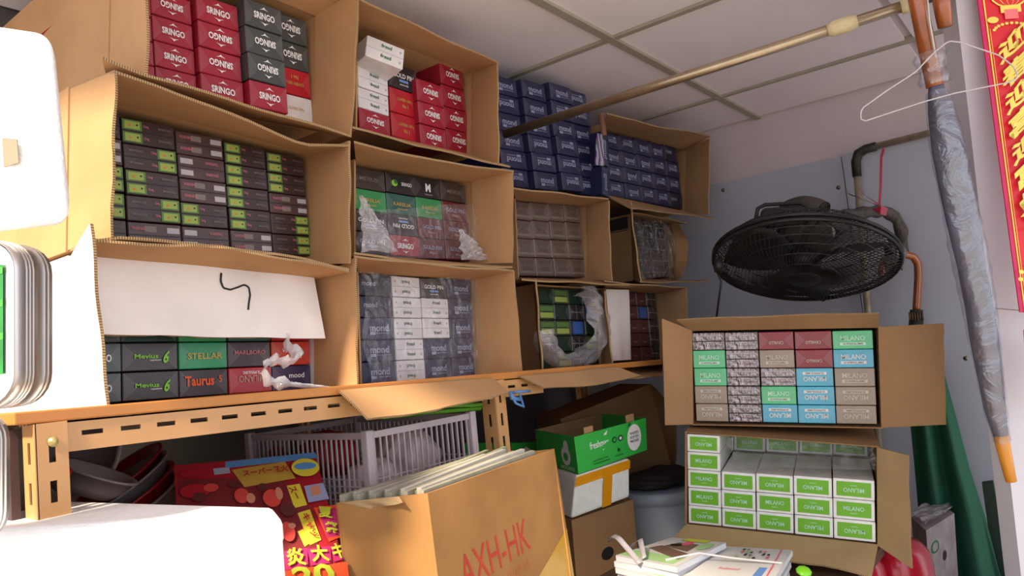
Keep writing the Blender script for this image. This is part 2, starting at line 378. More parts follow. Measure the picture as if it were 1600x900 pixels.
style('crimson', 'crimson carton, white capitals', (158, 28, 50), text=sringo(WHT))
style('charcoal', 'charcoal carton, white capitals', (66, 70, 70), text=sringo(WHT))
style('scarlet', 'bright red carton, faint lettering', (180, 24, 40), text=[('t', pGold, 'LUXEN 100\'s', 0, 0.08, 0.5, 0.13), ('t', pGold, 'No 1', 0, -0.18, 0.2, 0.15)])
style('cream', 'plain cream white carton', (222, 216, 212), text=[('t', pGold, 'LUXEN 100\'s', 0, 0.0, 0.46, 0.12)], fold=0.05)
style('gold_black', 'black carton, white lettering', (42, 36, 40), text=[('t', WHT, 'GOLD PIN', 0, 0.05, 0.72, 0.2, 0, 0.02), ('r', pBlue, -0.16, -0.22, 0.16, -0.12), ('t', WHT, 'smooth', 0, -0.32, 0.3, 0.08)])
style('gold_maroon', 'maroon carton, pale lettering', (96, 28, 34), text=[('t', pNav, 'GOLD PIN', 0, 0.05, 0.72, 0.2, 0, 0.02), ('t', pMar, 'filter', 0, -0.22, 0.3, 0.12)])
style('green', 'green carton, gold lettering', (48, 138, 78), text=[('t', pGold, 'KARELIA', 0, 0.0, 0.6, 0.18), ('t', pGold, 'smooth', 0, -0.24, 0.35, 0.1)])
style('teal', 'dull teal carton', (44, 92, 82), text=[('t', pGold, 'KARELIA', 0, 0.0, 0.6, 0.18), ('t', pGold, 'smooth', 0, -0.24, 0.35, 0.1)])
style('black_icon', 'black carton with green mark', (34, 32, 32), panels=[('e', pLime, -0.22, 0, 0.10, 0.16), ('e', pDg, -0.18, 0.06, 0.06, 0.10)], text=[('t', WHT, 'SRINGO', 0.18, 0.0, 0.36, 0.18)])
style('black_m', 'black carton, bold white letter', (30, 27, 27), text=[('t', WHT, 'M', 0, 0.02, 0.2, 0.42, 0, 0.04), ('t', GREYP, 'classic', 0, -0.33, 0.3, 0.08)])
style('brown_plain', 'dark brown carton, dim emblem', (58, 46, 42), text=[('t', pDim, 'MEVIUS', 0, 0, 0.5, 0.2)])
style('navy', 'navy carton, white wordmark', (32, 36, 74), text=[('t', pNav, 'mond', 0.02, 0.04, 0.56, 0.34, 0, 0.03), ('r', pNav, -0.26, -0.30, -0.10, -0.16), ('t', pNav, 'superslims', 0.12, -0.22, 0.38, 0.10)])
style('navy_dark', 'plain dark navy carton', (34, 36, 60), text=[('t', GREYP, 'mond', -0.2, 0.1, 0.4, 0.24)])
style('white_pair', 'white twin carton, green script', (226, 222, 224), panels=[('r', pSil, -0.5, -0.012, 0.5, 0.012), ('e', pSil, 0.40, 0.25, 0.03, 0.06), ('e', pSil, 0.40, -0.25, 0.03, 0.06)],
      text=[('t', pDg, 'fresd', 0.02, 0.27, 0.28, 0.17, 0, 0.02), ('t', pDg, 'fresd', 0.02, -0.22, 0.28, 0.17, 0, 0.02)], fold=0.04)
style('lime_six', 'black carton with lime six', (46, 28, 26), text=[('t', pLime, 'Mevius', -0.08, 0.02, 0.42, 0.16, 0, 0.02), ('t', WHT, 'option', 0.08, -0.13, 0.2, 0.07), ('t', pLime, '6', 0.28, -0.02, 0.10, 0.46, -8, 0.03)])
style('stellar', 'bright green carton, gold capitals', (22, 138, 84), text=[('t', pGold, 'STELLAR', 0.02, -0.02, 0.72, 0.24, 0, 0.02)])
style('taurus', 'dark carton, orange lettering', (46, 24, 32), text=[('t', pOr, 'Taurus', -0.1, 0.08, 0.6, 0.38, 0, 0.03), ('t', pOr, '5', 0.33, 0.12, 0.07, 0.26)])
style('two_tone', 'blackish carton, pink lettering', (62, 42, 44), text=[('t', pPink, 'MARLBORO', 0.0, 0.08, 0.72, 0.18, 0, 0.02)])
style('milano_red', 'red carton, gold capitals', (176, 30, 42), text=[('t', pMar, 'MILANO', 0, -0.05, 0.6, 0.28, 0, 0.02), ('t', WHT, 'SUPERSLIMS', 0, -0.3, 0.4, 0.12)])
style('orange_red', 'orange red carton', (196, 62, 44), text=[('t', WHT, 'VIRGINIA', 0, 0.12, 0.5, 0.18), ('t', WHT, 'slims', 0.1, -0.15, 0.3, 0.12)])
style('indigo', 'dark indigo carton', (54, 44, 80), text=[('t', WHT, 'mood', 0.1, 0.1, 0.4, 0.22), ('t', WHT, 'blue', 0, -0.2, 0.2, 0.1)])
def packs(name, phrase, kind, col=(54, 38, 36)):
    pan = [('r', pBlk, -0.5, -0.02, 0.5, 0.02)]; tx = []
    for zc in (0.25, -0.25):
        if kind == 'L': x0, x1, xt, s = -0.49, -0.13, 0.12, 1
        elif kind == 'R': x0, x1, xt, s = 0.13, 0.49, -0.12, -1
        if kind in 'LR':
            pan += [('r', pGrn, x0, zc-0.20, x1, zc+0.20), ('r', pYG, x0+0.04, zc-0.15, x1-0.04, zc+0.15), ('e', pBlk, x1-0.09, zc+0.02, 0.02, 0.04), ('e', pOr, x0+0.13, zc-0.03, 0.02, 0.04)]
            tx += [('t', pPink, '12mg', (x1+0.07) if s > 0 else x0-0.07, zc, 0.10, 0.14), ('t', pDim, 'SMOKING KILLS', (0.30 if s > 0 else -0.28), zc, 0.26, 0.09)]
        else:
            pan += [('r', pDim, -0.2, zc-0.12, 0.02, zc+0.12)] if kind == 'N' else []
            pan += [('r', pSil, 0.22, zc-0.13, 0.46, zc+0.10)] if kind == 'N' else [('r', pSil, -0.46, zc-0.13, -0.2, zc+0.10)]
            tx += [('t', pPink, 'WARNING', -0.3 if kind == 'N' else 0.2, zc, 0.28, 0.14)]
    style(name, phrase, col, panels=pan, text=tx, fold=0.05)
packs('pack_left', 'brown carton, green labels left', 'L')
packs('pack_right', 'brown carton, green labels right', 'R')
packs('pack_code', 'brown carton, silver code right', 'N', (74, 52, 52))
packs('pack_code_left', 'brown carton, silver code left', 'M', (74, 52, 52))
style('grey_brown', 'dull brown carton', (96, 80, 72), panels=[('r', pDim, -0.42, -0.36, 0.42, -0.24)], text=[('t', pDim, 'SMOKE', 0, 0.08, 0.5, 0.2)], fold=0.22, rough=0.28)
style('dark_clear', 'dark clear-wrapped carton', (52, 48, 50), panels=[('r', pDim, -0.5, -0.03, 0.5, 0.03), ('r', pDim, -0.03, -0.5, 0.0, 0.5)], fold=0.25, rough=0.22)
style('dark_red', 'dull dark red carton', (84, 36, 38), panels=[('r', pDim, -0.2, -0.2, 0.2, -0.1)], fold=0.1)
style('bottle_green', 'dark green carton', (30, 52, 40), panels=[('r', P('moss', 26, 48, 36), -0.4, -0.3, 0.1, 0.3)], fold=0.18, rough=0.25)
style('olive_label', 'dark carton, olive labels', (48, 56, 40), panels=[('r', pYG, -0.42, -0.38, 0.42, -0.04), ('r', pGrn, -0.42, 0.06, 0.42, 0.38)], fold=0.12)
style('blue_label', 'dark carton, blue label', (34, 42, 60), panels=[('r', P('bright_blue', 55, 90, 160), -0.35, -0.4, 0.35, 0.4)], fold=0.1)
style('green_panel', 'white carton, green label', (236, 236, 234), panels=[('r', pMil, -0.42, -0.37, 0.42, 0.37)], text=[('t', pPale, 'MILANO', 0, 0.05, 0.50, 0.22, 0, 0.012), ('t', pPale, 'menthol', 0, -0.18, 0.16, 0.07)], fold=0.03)
def mil(name, phrase, col, tm): style(name, phrase, col, panels=[('r', tm, -0.32, -0.30, 0.32, -0.14)], text=[('t', tm, 'MILANO', 0, 0.10, 0.62, 0.28, 0, 0.01), ('t', pDim, 'SUPERSLIMS', 0, -0.22, 0.5, 0.09)], fold=0.18, rough=0.3)
pCh = P('champagne', 205, 198, 190); pWm = P('white_mint', 205, 240, 220)
mil('mint', 'mint green carton', (92, 200, 140), pWm); mil('sky_blue', 'light blue carton', (84, 182, 214), WHT)
mil('tan', 'greyish tan carton', (158, 142, 126), pCh)
style('wine', 'wine red carton', (138, 26, 46), text=[('t', pCh, 'CAVALLO', 0, 0.12, 0.42, 0.18, 0, 0.01)], fold=0.22, rough=0.28)
foil = mat('crinkled_foil', S(150, 142, 146), 0.3, metal=0.75, noise=0.35, nscale=95, bump=0.6, bscale=80)
style('foil', 'silver foil carton', (110, 105, 110), panels=[('r', pBlk, -0.47, -0.03, 0.47, 0.03), ('r', pSil, -0.44, 0.3, 0.44, 0.36)], fold=0.1)
ST['foil'][1].materials[0] = foil
CODE = dict(c='crimson', k='charcoal', s='scarlet', w='cream', G='gold_black', M='gold_maroon', g='green', t='teal', i='black_icon', m='black_m', b='brown_plain', n='navy', d='navy_dark',
            W='white_pair', x='lime_six', S='stellar', T='taurus', u='two_tone', r='milano_red', o='orange_red', I='indigo', L='pack_left', R='pack_right', N='pack_code', K='pack_code_left', B='grey_brown',
            D='dark_clear', e='dark_red', v='bottle_green', O='olive_label', l='blue_label', P='green_panel', Q='mint', Y='sky_blue', A='tan', V='wine', F='foil')
ORD = ['bottom', 'second', 'third', 'fourth', 'fifth', 'sixth', 'seventh']
COLN = ['first', 'second', 'third', 'fourth', 'fifth', 'sixth']
def put_carton(st, Pc, xa, za, w_, h_, flip, label, group, depth=CD, rot=0):
    ph, body, pan, let = ST[st]
    xa = xa.normalized(); ya = za.cross(xa).normalized(); za = xa.cross(ya)
    mtx = Matrix.Identity(3)
    for i in range(3): mtx[i][0] = xa[i]; mtx[i][1] = ya[i]; mtx[i][2] = za[i]
    if flip: mtx = mtx @ Matrix.Rotation(math.pi, 3, 'Y')
    if rot: mtx = Matrix.Rotation(rot, 3, 'Z') @ mtx
    o = bpy.data.objects.new('cigarette_carton', body); C.objects.link(o)
    o.location = Pc; o.rotation_euler = mtx.to_euler(); o.scale = (w_/CW, depth/CD, h_/CH)
    tag(o, label, 'carton', group)
    for nm, me in (('label_panel', pan), ('lettering', let)):
        if me: c = bpy.data.objects.new(nm, me); C.objects.link(c); c.parent = o
    return o
def grid(q, cols, where, group, up='', jit=0.003, colw=None, coly=None, depth=CD, colz=None, maxrows=None, coloff=0, rowoff=0):
    """q = TL,TR,BR,BL of the stacked fronts; cols: one string per column, bottom to top; '*' before a letter = upside down"""
    n = len(cols); ws = colw or [1]*n; tot = sum(ws); acc = 0
    nr = maxrows or max(len(c.replace('*', '')) for c in cols)
    xa = (q[2]-q[3]).normalized(); za0 = ((q[0]-q[3])+(q[1]-q[2])).normalized(); ya = za0.cross(xa).normalized(); za = xa.cross(ya)
    wid = (q[2]-q[3]).length
    for ci, cs in enumerate(cols):
        u = (acc+ws[ci]/2)/tot; cw = wid*ws[ci]/tot; acc += ws[ci]
        bot = q[3].lerp(q[2], u); top = q[0].lerp(q[1], u); ch = (top-bot).length/nr; r = 0; fl = False
        for c in cs:
            if c == '*': fl = True; continue
            if c != '.':
                dy = (coly[ci] if coly else 0)+(R_()-0.3)*jit
                p = bot+za*(ch*(r+0.5)+(colz[ci] if colz else 0)) + ya*dy + xa*((R_()-0.5)*0.0016)
                rn = 'bottom row' if r+rowoff == 0 else ORD[r+rowoff]+' row up'
                cn = 'leftmost' if ci+coloff == 0 else COLN[ci+coloff]
                ph = ST[CODE[c]][0]
                lab = '%s, %s column, %s, %s' % (ph, cn, rn, where)
                assert len(lab.split()) <= 16, lab
                put_carton(CODE[c], p, xa, za, cw*0.972, ch*0.965, fl, lab, group, depth, (R_()-0.5)*0.02)
            r += 1; fl = False
Q = lambda TL, TR, BR, BL, Y=1.16: [at(*TL, Y), at(*TR, Y), at(*BR, Y), at(*BL, Y)]
# ================================================================== OPEN BOXES
def resample(pts, n):
    L = [0]
    for a, b in zip(pts, pts[1:]): L.append(L[-1]+(b-a).length)
    out = []
    for i in range(n+1):
        s = L[-1]*i/n; k = 0
        while k < len(L)-2 and L[k+1] < s: k += 1
        out.append(pts[k].lerp(pts[k+1], (s-L[k])/max(1e-9, L[k+1]-L[k])))
    return out
def flap(name, A, B, m_, parent, th=0.0042, wob=0.0014, n=14, rows=4, ragged=0.0012, up=None):
    A = resample([V(p) for p in A], n); B = resample([V(p) for p in B], n)
    nrm = ((A[-1]-A[0]).cross(B[n//2]-A[n//2])).normalized(); ph = R_()*6
    L = (A[-1]-A[0]).length; W = (B[n//2]-A[n//2]).length
    vs = []; uv = {}
    for side in (1, -1):
        for j in range(rows+1):
            v = j/rows
            for i in range(n+1):
                p = A[i].lerp(B[i], v); k = wob*math.sin(ph+i*0.9)*v + wob*0.6*math.sin(ph*2+i*0.37+j)*v
                if j == rows and 0 < i < n: p = p+(B[i]-A[i]).normalized()*((R_()-0.5)*ragged*2) if side == 1 else p
                vs.append(p+nrm*(k+side*th/2)); uv[len(vs)-1] = (i/n*L, v*W)
    N = (n+1)*(rows+1); fs = []; fm = []
    I = lambda s, i, j: s*N+j*(n+1)+i
    for j in range(rows):
        for i in range(n):
            fs.append([I(0, i, j), I(0, i+1, j), I(0, i+1, j+1), I(0, i, j+1)]); fm.append(0)
            fs.append([I(1, i, j), I(1, i, j+1), I(1, i+1, j+1), I(1, i+1, j)]); fm.append(0)
    edges = [[(i, rows) for i in range(n+1)], [(i, 0) for i in range(n+1)], [(0, j) for j in range(rows+1)], [(n, j) for j in range(rows+1)]]
    uvs = [[uv[k] for k in f] for f in fs]
    for e in edges:
        s = 0
        for (a, b) in zip(e, e[1:]):
            d = (vs[I(0, *a)]-vs[I(0, *b)]).length
            fs.append([I(0, *a), I(0, *b), I(1, *b), I(1, *a)]); fm.append(1); uvs.append([(s, 0), (s+d, 0), (s+d, th), (s, th)]); s += d
    o = mesh_obj(name, vs, fs, [m_, K_edge], fm, None, False, [c for u_ in uvs for c in u_])
    if parent: child(o, parent)
    return o
def carton_box(label, q, depth, flaps, mi=None, mo=None, back=None, group='open shipping boxes of cartons', th=0.004, name='shipping_box', cat='box'):
    mi = mi or K_in
    c = (q[0]+q[1]+q[2]+q[3])/4; n = -qn(q)
    bk = (back or n)*depth
    base = (q[2]+q[3])/2+bk*0.5
    t = thing(name, base, label, cat, group)
    def outp(p): d = (p-c); return p+d.normalized()*th*1.3
    m = MB()
    for i in range(4):
        a, b = q[i], q[(i+1) % 4]; m.hexa([a, b, b+bk, a+bk, outp(a), outp(b), outp(b)+bk, outp(a)+bk])
    qq = [outp(p)+bk for p in q]; m.hexa(prism(qq, n*th))
    m.build('body', mo or mi, t)
    for side, outer in flaps.items():
        s = side.rstrip('2'); mm = mi
        if isinstance(outer, tuple): outer, mm = outer
        A = {'top': (q[0], q[1]), 'right': (q[1], q[2]), 'bottom': (q[3], q[2]), 'left': (q[0], q[3])}[s]
        flap('flap', A, outer, mm, t)
    return t
BK = V((0, 1, 0))
f = lambda *pts: [at(x, y, Y) for x, y, Y in pts]
YF = 1.037
# ---- A upper left
carton_box('brown box at the top left, open, filled with crimson and charcoal cartons', Q((178, -105), (494, 24), (492, 203), (172, 143), 1.15), 0.5,
    dict(right=f((561, -16, YF), (549, 212, YF)), bottom=f((160, 90, YF), (231, 118, YF), (343, 150, YF), (490, 195, YF), (549, 213, YF)), left=f((233, -150, YF), (229, 117, YF)),
         top=f((236, -160, YF), (561, -20, YF))), back=BK, mi=K_in)
grid(Q((188, -20), (492, 36), (490, 197), (176, 128)), ['*c*c*c*c', 'ccc*c', 'c*c*cc', 'c*k*kk', 'w*s*k*k'], 'top left box', 'cartons in the top left box',
     colw=[0.9, 0.95, 1.08, 1.05, 1.02], coly=[-0.0, -0.0, -0.012, -0.03, -0.002], maxrows=4)
# extra rows that rise out of sight above
# ---- 2 middle left
carton_box('sunlit brown box at left, open, filled with clear-wrapped brown and yellow-green cartons', Q((112, 139), (490, 240), (490, 413), (108, 391), 1.15), 0.5,
    dict(top=f((178, 112, YF), (245, 133, YF), (367, 182, YF), (476, 226, YF), (547, 228, YF)), right=f((546, 220, YF), (547, 412, YF)),
         bottom=f((150, 376, YF), (176, 372, YF), (336, 384, YF), (400, 394, YF), (480, 404, YF), (545, 420, YF)), left=f((180, 112, YF), (176, 376, YF))), back=BK)
grid(Q((117, 148), (488, 243), (487, 400), (115, 382)), ['LRRNL', 'NRLRL', 'KLNKN', 'NLLLL', 'RRNLL'], 'middle left box', 'cartons in the middle left box',
     colw=[0.93, 1.04, 1.02, 1.0, 1.0], maxrows=5.3)
# ---- 3 bottom left, white outside
WS = thing('shipping_box', at(300, 632, 1.3), 'box with a white outer face at the lower left, its white side flap sunlit', 'box', 'open shipping boxes of cartons')
q3 = Q((112, 402), (493, 437), (492, 609), (100, 640), 1.15)
c3 = (q3[0]+q3[2])/2
m = MB()
for i in range(4):
    a, b = q3[i], q3[(i+1) % 4]; oa = a+(a-c3).normalized()*0.005; ob = b+(b-c3).normalized()*0.005; m.hexa([a, b, b+BK*0.5, a+BK*0.5, oa, ob, ob+BK*0.5, oa+BK*0.5])
m.hexa(prism([p+BK*0.5 for p in q3], BK*0.004)); m.build('body', K_white, WS)
flap('flap', (q3[1], q3[2]), f((556, 402, YF), (559, 611, YF)), K_in, WS)
o = flap('flap', (q3[0], q3[3]), f((142, 349, YF-0.01), (172, 650, YF-0.01)), K_white, WS, wob=0.0012, ragged=0.0004); tag(o, 'white outer face of the side flap')
flap('flap', (q3[3], q3[2]), f((30, 663, YF-0.01), (170, 652, YF-0.02), (400, 628, YF-0.01), (556, 612, YF-0.01)), K_pale, WS, wob=0.002)
flap('flap', (q3[0], q3[1]), f((150, 376, YF), (336, 387, YF), (480, 408, YF), (545, 424, YF)), K_in, WS, wob=0.002)
grid(Q((116, 488), (489, 496), (488, 607), (114, 634)), ['kkk', 'xxv', 'TSg', '*rut', 'Io*r'], 'lower left white box', 'cartons in the lower left white box', colw=[0.80, 1.06, 1.02, 1.0, 1.0], maxrows=3)
wq = f((150, 396, 1.128), (490, 434, 1.128), (506, 530, 1.10), (155, 523, 1.10))
o = flap('cardboard_sheet', (wq[0], wq[1]), (wq[3], wq[2]), K_white, None, n=18, wob=0.002); tag(o, 'white cardboard sheet with a black pen mark, hanging over the lower left cartons', 'cardboard')
INK = mat('ink_black', S(30, 28, 30), 0.6)
pts = [(344, 428), (343, 440), (347, 451), (358, 454), (370, 450), (380, 446), (387, 450), (389, 462), (387, 474), (386, 485)]
nW = qn(wq); W0 = wq[0]
def onp(x, y, q_, off=0.004): d = ray(x, y); n = qn(q_); return EYE+d*((q_[0]-EYE).dot(n)/d.dot(n))+n*off
m = MB(); rr = [0.0014, 0.002, 0.0022, 0.002, 0.0018, 0.0018, 0.002, 0.002, 0.0017, 0.0008]
L_ = resample([onp(x, y, wq, 0.0036) for x, y in pts], 30); m.tube(L_, [0.0016]*31, 6); mk = m.build('pen_mark', INK, o, True)
# ---- B column two top
carton_box('brown box second from left in the top row, open, with white, black and red cartons', Q((560, 42), (738, 113), (737, 243), (558, 203), 1.15), 0.5,
    dict(top=f((560, -2, YF), (660, 44, YF), (779, 98, YF)), right=f((778, 98, YF), (779, 256, YF)), bottom=f((550, 200, YF), (620, 216, YF), (651, 226, YF), (738, 247, YF), (797, 262, YF))), back=BK, mi=K_in)
grid(Q((562, 74), (612, 90), (611, 214), (562, 200)), ['*cWWb'], 'second top box', 'cartons in the second top box', maxrows=4, depth=0.25)
grid(Q((614, 92), (659, 106), (658, 225), (613, 213)), ['ssG'], 'second top box', 'cartons in the second top box', maxrows=3.2, coloff=1)
grid(Q((656, 125), (698, 136), (700, 238), (658, 228), 1.145), ['*c*c*c'], 'second top box', 'cartons in the second top box', maxrows=3, coloff=2, depth=0.24)
grid(Q((698, 102), (736, 112), (737, 242), (700, 234), 1.165), ['*c*c*c*c'], 'second top box', 'cartons in the second top box', maxrows=4, coloff=3)
p = at(602, 82, 1.10)
put_carton('white_pair', p, at(628, 90, 1.10)-at(577, 70, 1.12), V((0.05, 0, 1)), 0.088, 0.047, False, 'white twin carton lying askew on top of the pile in the second top box', 'cartons in the second top box', 0.2)
# ---- C
carton_box('brown box in column two, middle row, open, with green, black and maroon cartons', Q((556, 251), (738, 283), (739, 413), (556, 398), 1.15), 0.5,
    dict(top=f((553, 222, YF), (681, 252, YF), (803, 268, YF)), right=f((802, 268, YF), (801, 411, YF)), bottom=f((553, 396, YF), (626, 408, YF), (721, 415, YF), (801, 417, YF))), back=BK)
grid(Q((556, 262), (734, 290), (737, 409), (554, 394)), ['GGgb', 'c*Gti', 'MMgm', 'MMMb'], 'second column middle box', 'cartons in the second column middle box', colw=[1.1, 1, 0.95, 1])
# ---- D
bD = carton_box('brown box in column two, bottom row, open, with navy and white cartons', Q((560, 424), (741, 436), (748, 592), (566, 604), 1.15), 0.5,
    dict(top=f((553, 401, YF), (680, 414, YF), (803, 423, YF)), right=f((803, 423, YF), (817, 597, YF)), bottom=f((530, 611, 1.008), (620, 603, 1.008), (770, 592, 1.008))), back=BK)
flap('flap', f((530, 611, 1.006), (620, 603, 1.006), (770, 592, 1.006)), f((574, 656, 0.955), (680, 641, 0.955), (794, 615, 0.955)), K_in, bD)
grid(Q((557, 428), (738, 438), (747, 588), (567, 601)), ['nnndd', '*WW*W*W*W', 'nnWWG', 'nnnnn'], 'second column bottom box', 'cartons in the second column bottom box', colw=[1.05, 0.95, 0.98, 0.98])
# ---- G, E (stack on top), F, H, I, J
carton_box('brown box in column three, middle row, filled with dull brown cartons', Q((806, 311), (917, 321), (919, 438), (811, 435), 1.15), 0.5,
    dict(top=f((800, 294, YF+.02), (951, 311, YF+.02)), right=f((951, 313, YF+.02), (956, 438, YF+.02)), bottom=f((815, 437, 1.06), (984, 446, 1.06))), mi=K_out, back=BK)
grid(Q((807, 316), (915, 323), (917, 433), (811, 431)), ['BBBB', 'BBBB', 'BBBB', 'BBBB'], 'third column brown box', 'cartons in the third column brown box', colw=[1, 1, 1, 1])
grid(Q((795, 122), (936, 155), (938, 306), (797, 289), 1.17), ['*n*nnn*nn', 'n*n*nnnn', '*n*n*nn*nn', '*n*n*nn*n*n'], 'loose stack under ceiling', 'navy cartons stacked loose under the ceiling', coly=[0.02, -0.0, -0.012, 0.0], colz=[0.002, -0.002, 0, 0], jit=0.006)
for k, (x, y0, y1) in enumerate(((945, 208, 258), (946, 262, 306))):
    a, b = at(x, y0, 1.13), at(x+1, y1, 1.13); p = (a+b)/2
    put_carton('navy', p, (b-a), V((1, 0, 0)), (b-a).length, 0.044, False, ['navy carton stood on end, holographic strip on its side, beside the loose stack', 'navy carton stood on end below the one with a holographic strip'][k], 'navy cartons stood on end', 0.2)
HOLO = mat('holographic_strip', S(200, 190, 215), 0.15, metal=0.6, noise=0.5, nscale=40)
_nt = HOLO.node_tree; _w = _nt.nodes.new('ShaderNodeTexWave'); _w.inputs['Scale'].default_value = 14; _w.inputs['Distortion'].default_value = 6; _r = _nt.nodes.new('ShaderNodeValToRGB')
_r.color_ramp.elements[0].color = S(90, 60, 190); _r.color_ramp.elements[1].color = S(235, 235, 240)
for pos, cc in ((0.25, S(220, 90, 190)), (0.5, S(150, 230, 90)), (0.75, S(100, 190, 235))): e = _r.color_ramp.elements.new(pos); e.color = cc
_c = _nt.nodes.new('ShaderNodeTexCoord'); _nt.links.new(_c.outputs['Object'], _w.inputs[0]); _nt.links.new(_w.outputs[1], _r.inputs[0]); _nt.links.new(_r.outputs[0], _nt.nodes['Principled BSDF'].inputs['Base Color'])
hq = f((933, 208, 1.12), (942, 210, 1.12), (945, 259, 1.12), (930, 258, 1.12)); m = MB(); m.hexa(prism(hq, BK*0.003)); o = m.build('holographic_card', HOLO); tag(o, 'shimmering holographic strip against the loose navy cartons', 'strip')
m = MB(); m.tube([at(940, 178, 1.12), at(944, 212, 1.12)], 0.009, 10); o = m.build('wooden_stick', mat('stick_wood', S(140, 95, 75), 0.6)); tag(o, 'short brown wooden stick between the loose navy stack and the top right box', 'stick')
carton_box('brown box under the ceiling by the back wall, filled with navy cartons', Q((944, 194), (1073, 234), (1070, 331), (946, 305), 1.15), 0.5,
    dict(top=f((948, 176, YF), (1020, 196, YF), (1110, 212, YF)), right=f((1109, 216, YF), (1107, 335, YF)), bottom=f((986, 326, YF), (1050, 333, YF), (1118, 341, YF))), mi=K_out, back=BK)
grid(Q((950, 210), (1070, 239), (1069, 328), (951, 305)), ['*n*nn*n', 'nnn*n', '*n*nnn'+'', '*n*n*nn', 'd*n*nd'], 'top right box', 'cartons in the top right box')
carton_box('small brown box in column four, middle row, beside the back wall', Q((986, 336), (1046, 350), (1050, 438), (990, 437), 1.15), 0.4,
    dict(left=f((985, 315, 1.06), (1001, 439, 1.06)), right=f((1062, 352, YF+.05), (1076, 378, YF+.05), (1074, 410, YF+.05), (1064, 434, YF+.05)), top=f((988, 332, YF+.05), (1074, 348, YF+.05)),
         bottom=f((1000, 441, 1.06), (1108, 440, 1.06))), mi=K_out, back=BK)
grid(Q((988, 340), (1046, 352), (1049, 434), (991, 435)), ['DDDDD', 'DDDDD', 'DDDDD'], 'small back wall box', 'cartons in the small box by the back wall')
bI = carton_box('brown box in column three, bottom row, with a lilac plastic bag over its cartons', Q((834, 446), (936, 452), (941, 574), (846, 580), 1.15), 0.45,
    dict(left=f((838, 436, 1.06), (848, 583, 1.06)), right=f((945, 455, 1.08), (957, 572, 1.08)), bottom=f((812, 588, 1.008), (880, 583, 1.008), (965, 574, 1.008))), mi=K_out, back=BK)
flap('flap', f((812, 588, 1.006), (880, 583, 1.006), (965, 574, 1.006)), f((849, 607, 0.985), (930, 602, 0.985), (1000, 588, 0.985)), K_out, bI)
grid(Q((838, 449), (934, 454), (940, 571), (848, 577)), ['vDOOv', 'OvOvO', 'DDlDv', 'vOvlD'], 'third column bagged box', 'cartons in the bagged box')
carton_box('brown box in column four, bottom row, with dark red and grey cartons', Q((946, 452), (1034, 458), (1036, 564), (953, 568), 1.15), 0.45,
    dict(right=f((1073, 450, 1.05), (1074, 505, 1.05), (1050, 560, 1.05)), bottom=f((957, 592, 1.0), (1034, 588, 1.0)), top=f((944, 440, 1.06), (1074, 450, 1.06))), mi=K_out, back=BK)
grid(Q((984, 457), (1032, 460), (1034, 562), (987, 564)), ['eeeee', 'elele'.replace('lel', 'eel'), 'DDDDD'], 'fourth column bottom box', 'cartons in the fourth column bottom box')
wq2 = f((946, 452, 1.11), (982, 453, 1.11), (985, 562, 1.11), (955, 564, 1.11))
o = flap('cardboard_sheet', (wq2[0], wq2[1]), (wq2[3], wq2[2]), K_white, None); tag(o, 'white cardboard panel standing upright in front of dark red cartons', 'cardboard')

# ---- plastic bags
FILM = film_mat('clear_film', (0.97, 0.97, 0.98, 1), 0.10, 0.05); LIL = film_mat('lilac_film', (0.88, 0.85, 0.92, 1), 0.12, 0.22, 0.5, 16)
def film(q, label, bulge=0.01, m_=None, n=22, seed=0, name='plastic_bag', edge=None):
    rnd = random.Random(seed); nn = qn(q); vs = []; fs = []
    fr = [(rnd.uniform(3, 14), rnd.uniform(3, 14), rnd.uniform(0, 6), rnd.uniform(0.3, 1)) for _ in range(7)]
    for j in range(n+1):
        for i in range(n+1):
            u, v = i/n, j/n; k = sum(a*abs(math.sin(fx*u+fy*v+p)) for fx, fy, p, a in fr)/4-0.5
            e = (edge(u, v) if edge else 0); vs.append(bil(q, u+0.02*math.sin(9*v+seed), v+0.02*math.sin(8*u+seed))+nn*(0.004+bulge*(0.5+k)+e))
    for j in range(n):
        for i in range(n): a = j*(n+1)+i; fs.append([a, a+1, a+n+2, a+n+1])
    o = mesh_obj(name, vs, fs, m_ or FILM, None, None, True); tag(o, label, 'plastic bag'); return o
film(Q((560, 428), (740, 438), (776, 590), (572, 606), 1.146), 'clear plastic liner over the navy and white cartons', 0.006, seed=1)
film(Q((557, 330), (738, 320), (748, 408), (556, 400), 1.143), 'clear plastic liner over the green, black and maroon cartons', 0.008, seed=2)
for k, (qq, lab) in enumerate(((((552, 305), (572, 330), (612, 396), (556, 395)), 'bunched corner of clear plastic left of the green cartons'), (((708, 360), (730, 375), (755, 408), (712, 408)), 'bunched clear plastic at the right of the maroon cartons'),
        )):
    film(Q(*qq, 1.125), lab, 0.02, film_mat('bunched_film%d' % k, (0.9, 0.9, 0.93, 1), 0.3, 0.35, 1.0, 30), seed=5+k)
def blob_bag(cx, cy, Y, rx, ry, d, label, m_, seed):
    rnd = random.Random(seed); c = at(cx, cy, Y); vs = []; fs = []; n = 28; mm_ = 12; sc = at(cx+1, cy, Y)-c; sx = abs(sc.length)
    for j in range(mm_+1):
        r = j/mm_
        for i in range(n):
            a = 2*math.pi*i/n; w_ = 1+0.06*math.sin(5*a+seed)+0.04*math.sin(11*a)
            p = at(cx+rx*r*w_*math.cos(a), cy+ry*r*w_*math.sin(a), Y); vs.append(p+V((0, -1, 0))*(d*(1-r*r)*(0.8+0.25*math.sin(7*a+6*r))+0.006*math.sin(13*a+9*r)))
    for j in range(mm_):
        for i in range(n): fs.append([j*n+i, j*n+(i+1) % n, (j+1)*n+(i+1) % n, (j+1)*n+i])
    o = mesh_obj('plastic_bag', vs, fs, m_, None, None, True); return tag(o, label, 'plastic bag')
